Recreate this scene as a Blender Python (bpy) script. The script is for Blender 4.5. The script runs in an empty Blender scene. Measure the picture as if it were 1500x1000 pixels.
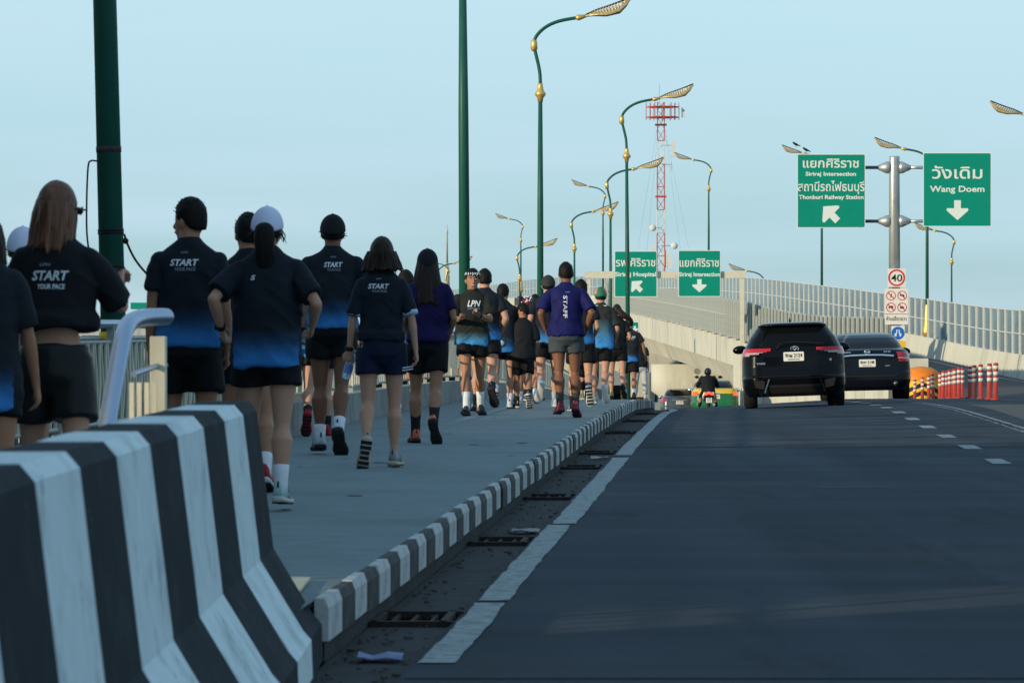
import bpy, bmesh, math, random
from mathutils import Vector, Matrix, noise, Quaternion
from mathutils.bvhtree import BVHTree
R = math.radians
rnd = random.Random(7)
sc = bpy.context.scene
COL = sc.collection

# ------------------------------------------------------------------ camera, sky, sun, exposure
FPX = 5625.0            # focal length in pixels of the 1500 px wide photograph
CAMZ = 1.20
cam_d = bpy.data.cameras.new('camera')
cam = bpy.data.objects.new('camera', cam_d); COL.objects.link(cam)
cam_d.sensor_width = 36; cam_d.lens = 135; cam_d.clip_end = 20000; cam_d.clip_start = 0.1
cam.location = (0, 0, CAMZ)
cam.rotation_euler = (R(90 - 0.1935), 0, 0)
cam_d.dof.use_dof = True; cam_d.dof.focus_distance = 62; cam_d.dof.aperture_fstop = 13.0
sc.camera = cam

SUN_AZ = 50.0           # sun is behind the camera, this many degrees round to the left
SUN_EL = 12.0
world = bpy.data.worlds.new('World'); sc.world = world; world.use_nodes = True
wn = world.node_tree.nodes; wl = world.node_tree.links; wn.clear()
wo = wn.new('ShaderNodeOutputWorld'); bg = wn.new('ShaderNodeBackground')
sky = wn.new('ShaderNodeTexSky'); sky.sky_type = 'NISHITA'; sky.sun_disc = False
sky.sun_elevation = R(SUN_EL); sky.sun_rotation = R(180 + SUN_AZ)
sky.air_density = 1.0; sky.dust_density = 0.4; sky.ozone_density = 1.6; sky.altitude = 0
SKY_K = 0.135
bg.inputs['Strength'].default_value = SKY_K
# thin veil of high cloud: pale wisps mixed over the clear sky
tc = wn.new('ShaderNodeTexCoord'); mp = wn.new('ShaderNodeMapping'); mp.inputs['Scale'].default_value = (7, 7, 60)
mp.inputs['Rotation'].default_value = (0, R(4), 0)
nz = wn.new('ShaderNodeTexNoise'); nz.inputs['Scale'].default_value = 1.0; nz.inputs['Detail'].default_value = 5; nz.inputs['Roughness'].default_value = 0.45
cr = wn.new('ShaderNodeValToRGB'); cr.color_ramp.elements[0].position = 0.38; cr.color_ramp.elements[1].position = 0.75
cr.color_ramp.elements[0].color = (0.0, 0.0, 0.0, 1); cr.color_ramp.elements[1].color = (0.75, 0.75, 0.75, 1)
wl.new(tc.outputs['Generated'], mp.inputs['Vector']); wl.new(mp.outputs['Vector'], nz.inputs['Vector']); wl.new(nz.outputs['Fac'], cr.inputs['Fac'])
# even blue-green air colour, paler with height as in the photograph
sepw = wn.new('ShaderNodeSeparateXYZ'); wl.new(tc.outputs['Generated'], sepw.inputs[0])
air = wn.new('ShaderNodeValToRGB')
e = air.color_ramp.elements
e[0].position = 0.0; e[0].color = (0.33, 0.53, 0.60, 1)
e[1].position = 1.0; e[1].color = (0.22, 0.42, 0.66, 1)
for p_, c_ in ((0.02, (0.38, 0.635, 0.745)), (0.045, (0.45, 0.71, 0.85)), (0.075, (0.51, 0.78, 0.91)), (0.10, (0.57, 0.83, 0.95)), (0.35, (0.36, 0.62, 0.90))):
    q = e.new(p_); q.color = (*c_, 1)
wl.new(sepw.outputs['Z'], air.inputs['Fac'])
airk = wn.new('ShaderNodeVectorMath'); airk.operation = 'SCALE'; airk.inputs['Scale'].default_value = 1.0 / SKY_K
wl.new(air.outputs['Color'], airk.inputs[0])
mxa = wn.new('ShaderNodeMixRGB'); mxa.inputs['Fac'].default_value = 0.85
wl.new(sky.outputs['Color'], mxa.inputs['Color1']); wl.new(airk.outputs[0], mxa.inputs['Color2'])
cloudc = wn.new('ShaderNodeRGB'); cloudc.outputs[0].default_value = (0.56 / SKY_K, 0.76 / SKY_K, 0.88 / SKY_K, 1)
mxc = wn.new('ShaderNodeMixRGB'); wl.new(cr.outputs['Color'], mxc.inputs['Fac'])
wl.new(mxa.outputs[0], mxc.inputs['Color1']); wl.new(cloudc.outputs[0], mxc.inputs['Color2'])
wl.new(mxc.outputs[0], bg.inputs['Color']); wl.new(bg.outputs[0], wo.inputs[0])

sun_d = bpy.data.lights.new('sun', 'SUN'); sun = bpy.data.objects.new('sun', sun_d); COL.objects.link(sun)
sun_d.energy = 4.4; sun_d.angle = R(0.6); sun_d.color = (1.0, 0.84, 0.58)
sdir = Vector((math.sin(R(SUN_AZ)) * math.cos(R(SUN_EL)), math.cos(R(SUN_AZ)) * math.cos(R(SUN_EL)), -math.sin(R(SUN_EL))))
sun.rotation_euler = sdir.to_track_quat('-Z', 'Y').to_euler()
sun.location = (-60, -60, 40)

vs = sc.view_settings
vs.view_transform = 'Standard'; vs.look = 'None'; vs.gamma = 1.0; vs.exposure = 0.0
try: vs.use_curve_mapping = False
except Exception: pass

# ------------------------------------------------------------------ helpers
def tag(o, label=None, cat=None, group=None, kind=None):
    if label: o['label'] = label
    if cat: o['category'] = cat
    if group: o['group'] = group
    if kind: o['kind'] = kind
    return o

def empty(name, loc=(0, 0, 0), rz=0.0):
    o = bpy.data.objects.new(name, None); COL.objects.link(o)
    o.empty_display_size = 0.2
    o.location = loc; o.rotation_euler = (0, 0, rz)
    return o

def dup(o, parent=None):
    c = o.copy(); COL.objects.link(c); c.parent = parent
    for ch in list(o.children): dup(ch, c)
    return c

class MB:
    """collects shapes, then links them as one mesh object"""
    def __init__(s): s.v = []; s.f = []; s.m = []; s.mi = 0; s.sm = []; s.smooth = False
    def add(s, vs_, fs_):
        b = len(s.v); s.v += [tuple(x) for x in vs_]
        for f in fs_:
            s.f.append([b + i for i in f]); s.m.append(s.mi); s.sm.append(s.smooth)
    def box(s, c, sz, M=None, top=1.0):
        x, y, z = sz[0] / 2, sz[1] / 2, sz[2] / 2
        vv = [Vector((a * x * (top if d > 0 else 1), b * y * (top if d > 0 else 1), d * z)) for d in (-1, 1) for a, b in ((-1, -1), (1, -1), (1, 1), (-1, 1))]
        if M is not None: vv = [M @ p for p in vv]
        c = Vector(c); vv = [p + c for p in vv]
        s.add(vv, [(3, 2, 1, 0), (4, 5, 6, 7), (0, 1, 5, 4), (1, 2, 6, 5), (2, 3, 7, 6), (3, 0, 4, 7)])
    def cube8(s, pts):
        s.add(pts, [(3, 2, 1, 0), (4, 5, 6, 7), (0, 1, 5, 4), (1, 2, 6, 5), (2, 3, 7, 6), (3, 0, 4, 7)])
    def loft(s, rings, cap=True, closed=True):
        n = len(rings[0]); vv = [p for r in rings for p in r]; ff = []
        for i in range(len(rings) - 1):
            for j in range(n if closed else n - 1):
                a = i * n + j; b = i * n + (j + 1) % n
                ff.append((a, b, b + n, a + n))
        if cap:
            ff.append(tuple(reversed(range(n)))); ff.append(tuple((len(rings) - 1) * n + j for j in range(n)))
        s.add(vv, ff)
    def tube(s, pts, rad, n=10, ref=None, cap=True):
        """pts: centres; rad: float or (rx, ry) for each"""
        pts = [Vector(p) for p in pts]; rings = []
        if not isinstance(rad, (list, tuple)): rad = [rad] * len(pts)
        px = None
        for i, p in enumerate(pts):
            t = (pts[min(i + 1, len(pts) - 1)] - pts[max(i - 1, 0)])
            t = t.normalized() if t.length > 1e-9 else Vector((0, 0, 1))
            if ref is not None: xx = Vector(ref)
            elif px is not None: xx = px
            else: xx = Vector((1, 0, 0)) if abs(t.x) < 0.8 else Vector((0, 1, 0))
            xx = (xx - t * xx.dot(t)); xx.normalize(); yy = t.cross(xx); px = xx
            r = rad[i]; rx, ry = (r if isinstance(r, (tuple, list)) else (r, r))
            rings.append([p + xx * (rx * math.cos(2 * math.pi * j / n)) + yy * (ry * math.sin(2 * math.pi * j / n)) for j in range(n)])
        s.loft(rings, cap)
    def lathe(s, c, prof, n=14):
        c = Vector(c)
        s.loft([[c + Vector((r * math.cos(2 * math.pi * j / n), r * math.sin(2 * math.pi * j / n), z)) for j in range(n)] for z, r in prof])
    def ball(s, c, r, n=12, m=8, M=None):
        c = Vector(c); r = Vector((r, r, r)) if not isinstance(r, (tuple, list, Vector)) else Vector(r)
        rings = []
        for i in range(m + 1):
            a = -math.pi / 2 + math.pi * (i + (0.02 if i == 0 else -0.02 if i == m else 0)) / m
            rg = []
            for j in range(n):
                b = 2 * math.pi * j / n
                p = Vector((r.x * math.cos(a) * math.cos(b), r.y * math.cos(a) * math.sin(b), r.z * math.sin(a)))
                if M is not None: p = M @ p
                rg.append(c + p)
            rings.append(rg)
        s.loft(rings)
    def prism(s, pts, d):
        """flat outline extruded by vector d"""
        n = len(pts); d = Vector(d); a = [Vector(p) for p in pts]
        vv = a + [p + d for p in a]
        ff = [tuple(reversed(range(n))), tuple(range(n, 2 * n))] + [(i, (i + 1) % n, n + (i + 1) % n, n + i) for i in range(n)]
        s.add(vv, ff)
    def mesh(s, name, mats):
        me = bpy.data.meshes.new(name); me.from_pydata(s.v, [], s.f)
        for m in (mats if isinstance(mats, (list, tuple)) else [mats]): me.materials.append(m)
        me.polygons.foreach_set('material_index', s.m)
        me.polygons.foreach_set('use_smooth', s.sm)
        bm = bmesh.new(); bm.from_mesh(me); bmesh.ops.recalc_face_normals(bm, faces=bm.faces); bm.to_mesh(me); bm.free()
        me.update(); return me
    def build(s, name, mats, parent=None, loc=None, bevel=0.0):
        o = bpy.data.objects.new(name, s.mesh(name, mats)); COL.objects.link(o)
        if parent is not None: o.parent = parent
        if loc is not None: o.location = loc
        if bevel:
            b = o.modifiers.new('bevel', 'BEVEL'); b.width = bevel; b.segments = 2; b.limit_method = 'ANGLE'
        return o

def inst(name, me, parent, loc=(0, 0, 0), rot=(0, 0, 0), scale=None):
    o = bpy.data.objects.new(name, me); COL.objects.link(o); o.parent = parent; o.location = loc; o.rotation_euler = rot
    if scale: o.scale = scale
    return o

def smoothmesh(o, ang=None):
    for p in o.data.polygons: p.use_smooth = True

# ------------------------------------------------------------------ materials
MATS = {}
def mat(name, col, rough=0.6, metal=0.0, var=0.12, vscale=6.0, bump=0.0, bscale=60.0, spec=0.2, coat=0.0, emit=None, estr=0.0, stretch=None, dirt=None, dscale=1.3, damt=0.0, trans=0.0):
    if name in MATS: return MATS[name]
    m = bpy.data.materials.new(name); m.use_nodes = True; MATS[name] = m
    n = m.node_tree.nodes; l = m.node_tree.links; b = n['Principled BSDF']
    b.inputs['Roughness'].default_value = rough; b.inputs['Metallic'].default_value = metal
    b.inputs['Specular IOR Level'].default_value = spec; b.inputs['Coat Weight'].default_value = coat; b.inputs['Coat Roughness'].default_value = 0.04
    b.inputs['Transmission Weight'].default_value = trans
    t = n.new('ShaderNodeTexCoord'); mpp = n.new('ShaderNodeMapping'); l.new(t.outputs['Object'], mpp.inputs[0])
    if stretch: mpp.inputs['Scale'].default_value = stretch
    src = None
    nn = n.new('ShaderNodeTexNoise'); nn.inputs['Scale'].default_value = vscale; nn.inputs['Detail'].default_value = 6; nn.inputs['Roughness'].default_value = 0.6
    l.new(mpp.outputs[0], nn.inputs['Vector'])
    r = n.new('ShaderNodeMapRange'); r.inputs['From Min'].default_value = 0.25; r.inputs['From Max'].default_value = 0.75
    r.inputs['To Min'].default_value = 1 - var; r.inputs['To Max'].default_value = 1 + var
    l.new(nn.outputs['Fac'], r.inputs['Value'])
    vm = n.new('ShaderNodeVectorMath'); vm.operation = 'SCALE'; vm.inputs[0].default_value = col[:3]; l.new(r.outputs[0], vm.inputs['Scale'])
    src = vm.outputs[0]
    if dirt:
        n2 = n.new('ShaderNodeTexNoise'); n2.inputs['Scale'].default_value = dscale; n2.inputs['Detail'].default_value = 8; n2.inputs['Roughness'].default_value = 0.7
        l.new(mpp.outputs[0], n2.inputs['Vector'])
        r2 = n.new('ShaderNodeMapRange'); r2.inputs['From Min'].default_value = 0.5; r2.inputs['From Max'].default_value = 0.7; r2.inputs['To Max'].default_value = damt
        l.new(n2.outputs['Fac'], r2.inputs['Value'])
        mx = n.new('ShaderNodeMixRGB'); l.new(r2.outputs[0], mx.inputs['Fac']); l.new(src, mx.inputs['Color1']); mx.inputs['Color2'].default_value = (*dirt, 1)
        src = mx.outputs[0]
    l.new(src, b.inputs['Base Color'])
    if bump:
        n3 = n.new('ShaderNodeTexNoise'); n3.inputs['Scale'].default_value = bscale; n3.inputs['Detail'].default_value = 4
        l.new(mpp.outputs[0], n3.inputs['Vector'])
        bp = n.new('ShaderNodeBump'); bp.inputs['Strength'].default_value = bump; bp.inputs['Distance'].default_value = 0.01
        l.new(n3.outputs['Fac'], bp.inputs['Height']); l.new(bp.outputs[0], b.inputs['Normal'])
    if emit:
        b.inputs['Emission Color'].default_value = (*emit, 1); b.inputs['Emission Strength'].default_value = estr
    return m

def shirt_mat(name, low, mid, top, a=0.12, bb=0.5, rough=0.75):
    """printed colour fade from the hem upward, by the stored height above the hem"""
    m = mat(name, top, rough, bump=0.0)
    n = m.node_tree.nodes; l = m.node_tree.links; b = n['Principled BSDF']
    at_ = n.new('ShaderNodeAttribute'); at_.attribute_name = 'rise'
    nn = n.new('ShaderNodeTexNoise'); nn.inputs['Scale'].default_value = 9; t = n.new('ShaderNodeTexCoord'); l.new(t.outputs['Object'], nn.inputs['Vector'])
    ad = n.new('ShaderNodeMath'); ad.operation = 'MULTIPLY_ADD'; ad.inputs[1].default_value = 0.10; l.new(nn.outputs['Fac'], ad.inputs[0]); l.new(at_.outputs['Fac'], ad.inputs[2])
    rp = n.new('ShaderNodeValToRGB'); el = rp.color_ramp.elements
    el[0].position = 0.02; el[0].color = (*low, 1); el[1].position = bb; el[1].color = (*top, 1)
    q = el.new((a + bb) / 2.0); q.color = (*mid, 1); q2 = el.new(a * 0.8); q2.color = (low[0] * 0.85, low[1] * 0.85, low[2] * 0.9, 1)
    l.new(ad.outputs[0], rp.inputs['Fac']); l.new(rp.outputs['Color'], b.inputs['Base Color'])
    n3 = n.new('ShaderNodeTexNoise'); n3.inputs['Scale'].default_value = 14; n3.inputs['Detail'].default_value = 3
    l.new(t.outputs['Object'], n3.inputs['Vector'])
    bp = n.new('ShaderNodeBump'); bp.inputs['Strength'].default_value = 0.35; bp.inputs['Distance'].default_value = 0.02
    l.new(n3.outputs['Fac'], bp.inputs['Height']); l.new(bp.outputs[0], b.inputs['Normal'])
    b.inputs['Sheen Weight'].default_value = 0.15
    return m

M_asph = mat('asphalt', (0.036, 0.049, 0.063), 0.85, var=0.22, vscale=160, bump=0.5, bscale=240, dirt=(0.075, 0.08, 0.085), dscale=0.28, damt=0.55, spec=0.08)
M_asph2 = mat('ramp asphalt', (0.075, 0.075, 0.082), 0.9, var=0.1, vscale=60, dirt=(0.11, 0.10, 0.095), dscale=0.15, damt=0.5, spec=0.2)
M_gut = mat('gutter concrete', (0.030, 0.034, 0.036), 0.9, var=0.35, vscale=7, bump=0.5, bscale=40, dirt=(0.018, 0.018, 0.016), dscale=2.2, damt=0.9)
M_line = mat('road paint', (0.27, 0.31, 0.31), 0.8, var=0.25, vscale=25, bump=0.05, dirt=(0.05, 0.06, 0.07), dscale=9, damt=0.8, spec=.1)
M_walk = mat('pavement concrete', (0.165, 0.215, 0.225), 0.85, var=0.09, vscale=3.0, bump=0.3, bscale=90, dirt=(0.13, 0.15, 0.16), dscale=0.8, damt=0.75, spec=0.1)
M_kwhite = mat('kerb white paint', (0.44, 0.47, 0.47), 0.75, var=0.1, vscale=9, bump=0.3, dirt=(0.16, 0.17, 0.16), dscale=5, damt=0.6)
M_kblack = mat('kerb black paint', (0.03, 0.034, 0.038), 0.75, var=0.25, vscale=9, bump=0.3, dirt=(0.10, 0.11, 0.11), dscale=5, damt=0.45)
M_bwhite = mat('barrier white paint', (0.60, 0.70, 0.72), 0.8, var=0.07, vscale=5, bump=0.25, bscale=30, dirt=(0.20, 0.24, 0.25), dscale=4.5, damt=0.6, spec=.1)
M_bblack = mat('barrier black paint', (0.017, 0.025, 0.031), 0.85, var=0.16, vscale=6, bump=0.15, bscale=35, dirt=(0.05, 0.06, 0.065), dscale=5, damt=0.6, spec=.08)
M_conc = mat('pale concrete', (0.54, 0.53, 0.45), 0.85, var=0.08, vscale=0.7, bump=0.2, bscale=20, dirt=(0.22, 0.22, 0.19), dscale=0.6, damt=0.45, stretch=(1, 1, 0.35))
M_conc2 = mat('grey concrete', (0.24, 0.25, 0.24), 0.88, var=0.15, vscale=3, bump=0.4, bscale=30, dirt=(0.07, 0.08, 0.075), dscale=2, damt=0.7)
M_concd = mat('dark joint', (0.03, 0.03, 0.03), 0.95)
M_alu = mat('brushed aluminium rail', (0.30, 0.38, 0.50), 0.36, metal=0.85, var=0.06, vscale=4)
M_cream = mat('cream painted steel', (0.55, 0.53, 0.42), 0.55, var=0.08, vscale=5, dirt=(0.3, 0.27, 0.2), dscale=4, damt=0.4)
M_fgrey = mat('grey fence steel', (0.34, 0.36, 0.32), 0.5, metal=0.2, var=0.1)
M_pgrey = mat('barrier post steel', (0.50, 0.53, 0.52), 0.5, var=0.06)
M_pane = mat('acrylic pane', (0.15, 0.22, 0.27), 0.25, var=0.22, vscale=0.9, spec=0.5, dirt=(0.24, 0.30, 0.32), dscale=0.7, damt=0.5)
M_slat = mat('slat panel', (0.10, 0.12, 0.12), 0.45, var=0.15, vscale=1.2, metal=0.2, dirt=(0.1, 0.12, 0.12), dscale=1.0, damt=0.6)
M_green = mat('dark green pole paint', (0.012, 0.085, 0.062), 0.42, var=0.08, vscale=3, dirt=(0.03, 0.10, 0.08), dscale=3, damt=0.4)
M_gold = mat('gold paint', (0.62, 0.42, 0.13), 0.38, metal=0.55, var=0.12, vscale=8)
M_gold2 = mat('weathered gold filigree', (0.44, 0.34, 0.18), 0.5, metal=0.4, var=0.2, vscale=14)
M_sign = mat('sign green', (0.0, 0.22, 0.155), 0.45, var=0.05, vscale=2)
M_signw = mat('sign white', (0.62, 0.68, 0.66), 0.5, var=0.03)
M_galv = mat('galvanised steel', (0.45, 0.47, 0.46), 0.38, metal=0.65, var=0.12, vscale=3, dirt=(0.25, 0.27, 0.27), dscale=2, damt=0.5)
M_signp = mat('sign plate white', (0.66, 0.64, 0.60), 0.5, var=0.03)
M_red = mat('sign red', (0.50, 0.03, 0.035), 0.5)
M_blue = mat('sign blue', (0.01, 0.12, 0.45), 0.5)
M_blk = mat('black print', (0.012, 0.012, 0.014), 0.6)
M_yel = mat('yellow paint', (0.72, 0.42, 0.02), 0.55, var=0.1)
M_orange = mat('orange plastic', (0.70, 0.20, 0.02), 0.45, var=0.12, vscale=5)
M_delin = mat('delineator red plastic', (0.40, 0.045, 0.03), 0.45, var=0.15, vscale=12)
M_delind = mat('dull delineator plastic', (0.10, 0.035, 0.04), 0.6, var=0.15)
M_refl = mat('reflective white band', (0.62, 0.60, 0.55), 0.4, var=0.12, vscale=20)
M_rubber = mat('tyre rubber', (0.012, 0.012, 0.013), 0.8)
M_rim = mat('wheel rim', (0.12, 0.12, 0.13), 0.35, metal=0.8)
M_glass = mat('dark car glass', (0.004, 0.005, 0.006), 0.12, spec=0.1, var=0.02)
M_trim = mat('black trim', (0.012, 0.012, 0.013), 0.45)
M_chrome = mat('chrome', (0.75, 0.77, 0.78), 0.15, metal=1.0, var=0.02)
M_tail = mat('red tail lens', (0.42, 0.012, 0.02), 0.15, coat=0.6, var=0.1, vscale=20)
M_tailon = mat('lit tail lens', (0.6, 0.02, 0.02), 0.3, emit=(1.0, 0.12, 0.04), estr=1.3)
M_clear = mat('clear lens', (0.36, 0.27, 0.28), 0.15, coat=0.6, var=0.25, vscale=25)
M_plate = mat('number plate white', (0.68, 0.68, 0.62), 0.5, var=0.03)
M_plate2 = mat('plate print', (0.03, 0.03, 0.03), 0.6)

def wear(m, col, scale, lo, hi, amt=1.0, stretch=(1, 1, 1)):
    n = m.node_tree.nodes; l = m.node_tree.links; b = n['Principled BSDF']; src = b.inputs['Base Color'].links[0].from_socket
    t = n.new('ShaderNodeTexCoord'); mp_ = n.new('ShaderNodeMapping'); mp_.inputs['Scale'].default_value = stretch; l.new(t.outputs['Object'], mp_.inputs[0])
    v = n.new('ShaderNodeTexNoise'); v.inputs['Scale'].default_value = scale; v.inputs['Detail'].default_value = 9; v.inputs['Roughness'].default_value = .75
    l.new(mp_.outputs[0], v.inputs['Vector']); r = n.new('ShaderNodeMapRange'); r.inputs['From Min'].default_value = lo; r.inputs['From Max'].default_value = hi; r.inputs['To Max'].default_value = amt
    l.new(v.outputs['Fac'], r.inputs['Value']); x = n.new('ShaderNodeMixRGB'); l.new(r.outputs[0], x.inputs['Fac']); l.new(src, x.inputs['Color1']); x.inputs['Color2'].default_value = (*col, 1); l.new(x.outputs[0], b.inputs['Base Color'])
wear(M_bwhite, (.20, .22, .21), 7, .62, .66, .75); wear(M_bwhite, (.34, .40, .42), 4, .5, .8, .45, (2, 2, .5)); wear(M_bblack, (.10, .115, .12), 8, .63, .67, .7)
wear(M_kwhite, (.14, .15, .145), 16, .58, .62, .8); wear(M_kblack, (.14, .145, .14), 16, .60, .64, .7)
wear(M_line, (.06, .07, .08), 22, .54, .64, .7); wear(M_walk, (.12, .145, .15), 2.2, .52, .70, .6); wear(M_walk, (.25, .29, .29), 1.1, .55, .75, .5)
wear(M_asph, (.050, .057, .064), 1.6, .56, .62, .5, (1, .35, 1)); wear(M_asph, (.018, .022, .028), .9, .55, .68, .6, (1.6, .25, 1))
# ------------------------------------------------------------------ ground plan (metres; y = distance ahead of the camera)
def interp(tab, d):
    if d <= tab[0][0]:
        (a, b), (c, e_) = tab[0], tab[1]
        return b + (e_ - b) / (c - a) * (d - a)
    for i in range(len(tab) - 1):
        if d <= tab[i + 1][0]:
            a, c = tab[i][0], tab[i + 1][0]; t = (d - a) / (c - a)
            p1, p2 = tab[i][1], tab[i + 1][1]
            m1 = (tab[i + 1][1] - tab[i - 1][1]) / (tab[i + 1][0] - tab[i - 1][0]) if i > 0 else (p2 - p1) / (c - a)
            m2 = (tab[i + 2][1] - p1) / (tab[i + 2][0] - a) if i + 2 < len(tab) else (p2 - p1) / (c - a)
            h = c - a
            return (2 * t ** 3 - 3 * t * t + 1) * p1 + (t ** 3 - 2 * t * t + t) * h * m1 + (-2 * t ** 3 + 3 * t * t) * p2 + (t ** 3 - t * t) * h * m2
    (a, b), (c, e_) = tab[-2], tab[-1]
    return e_ + (e_ - b) / (c - a) * (d - c)

KTAB = [(45, 1.118), (55, 1.695), (62, 2.08), (70, 2.50), (80, 2.93), (97, 3.56), (125, 4.65), (155, 5.6), (182, 6.1), (225, 5.4), (262, 3.4), (420, -10)]
def kerb(d):            # x of the kerb face
    if d <= 55: return 0.0576 * (d - 13.6) - 0.69
    return interp(KTAB, d)
ZTAB = [(30, 0), (40, 0), (50, -.035), (59, -.11), (70, -.31), (80, -.51), (97, -.85), (125, -1.56), (182, -3.0), (260, -4.9), (420, -8.0)]
def zmain(d):
    return 0.0 if d <= 40 else interp(ZTAB, d)
def cross(d):           # the carriageway banks up to the right over the crest
    return interp([(40, 0), (45, 0), (58, .022), (70, .045), (80, .058), (105, .055), (125, .02), (145, 0), (400, 0)], d) if d > 45 else 0.0
FARX = [(0, 15.2), (60, 17.2), (100, 18.3), (137, 18.3), (165, 17.0), (182, 15.85), (200, 14.6), (222, 13.0), (262, 10.3), (310, 6.1), (360, 1.6), (410, -2.2), (480, -9)]
FARTOP = [(0, 2.5), (45, 2.45), (80, 2.2), (100, 1.98), (137, 1.86), (165, 2.58), (182, 3.1), (196, 3.5), (206, 3.8), (220, 4.13), (262, 4.83), (310, 5.45), (360, 5.8), (410, 5.87), (480, 5.9)]
NEARX = [(118, 12.75), (125, 12.2), (136, 10.95), (145, 10.0), (155, 9.2), (195, 7.3), (225, 6.0), (262, 3.9), (310, 0.4), (360, -3.9), (410, -8)]
NEARTOP = [(118, 1.57), (125, 1.57), (136, 1.66), (145, 1.92), (155, 2.33), (195, 3.28), (225, 3.85), (262, 4.6), (310, 5.2), (360, 5.5), (410, 5.6)]
def split(d):           # line of delineators, then the nose of the ramp
    return interp([(60, 7.6), (68, 8.45), (110, 11.5), (118, 12.3), (122, 12.45)], d) if d < 118 else interp(NEARX, d)
def zramp(d):
    return interp([(60, zmain(60) + .1), (72, -.16), (80, -.24), (100, -.45), (118, -.68), (137, -.60), (145, -.4), (155, -.1), (165, .1), (182, .62), (196, 1.0), (206, 1.3), (220, 1.6), (262, 2.33), (310, 2.95), (360, 3.3), (410, 3.37), (480, 3.4)], d)
def zroad(x, d):
    a = split(d)
    zm = zmain(d) + cross(d) * max(0.0, min(4.3, x - kerb(d) - GUT))
    if d < 66 or x <= a: return zm
    return zm + (zramp(d) - zm) * min(1, (x - a) / 4.0)
GUT = 0.34
KH = 0.21               # height of the pavement above the road
WID = 2.55              # pavement width

def strip(name, xa, xb, ys, z, m, nx=1, parent=None, dz=0.0, kind='structure'):
    mb = MB(); mb.smooth = True
    rows = []
    for y in ys:
        rows.append([(xa(y) + (xb(y) - xa(y)) * i / nx, y, z(xa(y) + (xb(y) - xa(y)) * i / nx, y) + dz) for i in range(nx + 1)])
    mb.loft(rows, cap=False, closed=False)
    o = mb.build(name, m, parent)
    if kind: o['kind'] = kind
    return o
def frange(a, b, s):
    out = []; v = a
    while v < b - 1e-6: out.append(v); v += s
    out.append(b); return out

# ground far below the bridge, out to the horizon
g = MB()
gz = -11.0
g.add([(-9000, -300, gz), (9000, -300, gz), (9000, 14000, gz), (-9000, 14000, gz)], [(0, 1, 2, 3)])
g.build('ground', mat('city ground', (0.06, 0.075, 0.06), 0.95, var=0.4, vscale=0.01)).__setitem__('kind', 'structure')

# the road: an asphalt sheet from the gutter across to the far parapet
YS = frange(-12, 60, 4) + frange(62, 300, 2)
road = strip('road', lambda y: kerb(y) + GUT - 0.01, lambda y: interp(FARX, y) - 0.02 if y < 118 else max(split(y) - 0.02, kerb(y) + 3), YS, lambda x, y: zroad(x, y) if y < 118 else zmain(y) + cross(y) * max(0.0, min(4.3, x - kerb(y) - GUT)), M_asph, nx=24)
ramp = strip('ramp_road', lambda y: split(y) + 0.03, lambda y: interp(FARX, y) - 0.02, frange(117.5, 420, 2.5), lambda x, y: zramp(y) if y > 122 else zroad(x, y) + 0.004, M_asph2, nx=4)

# tyre-dark and patched areas are in the asphalt material; wheel tracks along the lane
n = M_asph.node_tree.nodes; l = M_asph.node_tree.links; b = n['Principled BSDF']
src = b.inputs['Base Color'].links[0].from_socket
t = n.new('ShaderNodeTexCoord'); mp1 = n.new('ShaderNodeMapping'); mp1.inputs['Scale'].default_value = (0.9, 0.035, 1); mp1.inputs['Rotation'].default_value = (0, 0, R(3.3))
l.new(t.outputs['Object'], mp1.inputs[0]); nn = n.new('ShaderNodeTexNoise'); nn.inputs['Scale'].default_value = 1.0; nn.inputs['Detail'].default_value = 3
l.new(mp1.outputs[0], nn.inputs['Vector']); rr = n.new('ShaderNodeMapRange'); rr.inputs['From Min'].default_value = .3; rr.inputs['From Max'].default_value = .7; rr.inputs['To Min'].default_value = .78; rr.inputs['To Max'].default_value = 1.25
l.new(nn.outputs['Fac'], rr.inputs['Value'])
mp2 = n.new('ShaderNodeMapping'); mp2.inputs['Scale'].default_value = (0.12, 1.3, 1); l.new(t.outputs['Object'], mp2.inputs[0])
n2 = n.new('ShaderNodeTexNoise'); n2.inputs['Scale'].default_value = 1.0; n2.inputs['Detail'].default_value = 5; l.new(mp2.outputs[0], n2.inputs['Vector'])
r2 = n.new('ShaderNodeMapRange'); r2.inputs['From Min'].default_value = .35; r2.inputs['From Max'].default_value = .7; r2.inputs['To Min'].default_value = .88; r2.inputs['To Max'].default_value = 1.18
l.new(n2.outputs['Fac'], r2.inputs['Value'])
mm = n.new('ShaderNodeMath'); mm.operation = 'MULTIPLY'; l.new(rr.outputs[0], mm.inputs[0]); l.new(r2.outputs[0], mm.inputs[1])
vm = n.new('ShaderNodeVectorMath'); vm.operation = 'SCALE'; l.new(src, vm.inputs[0]); l.new(mm.outputs[0], vm.inputs['Scale']); l.new(vm.outputs[0], b.inputs['Base Color'])

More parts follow.
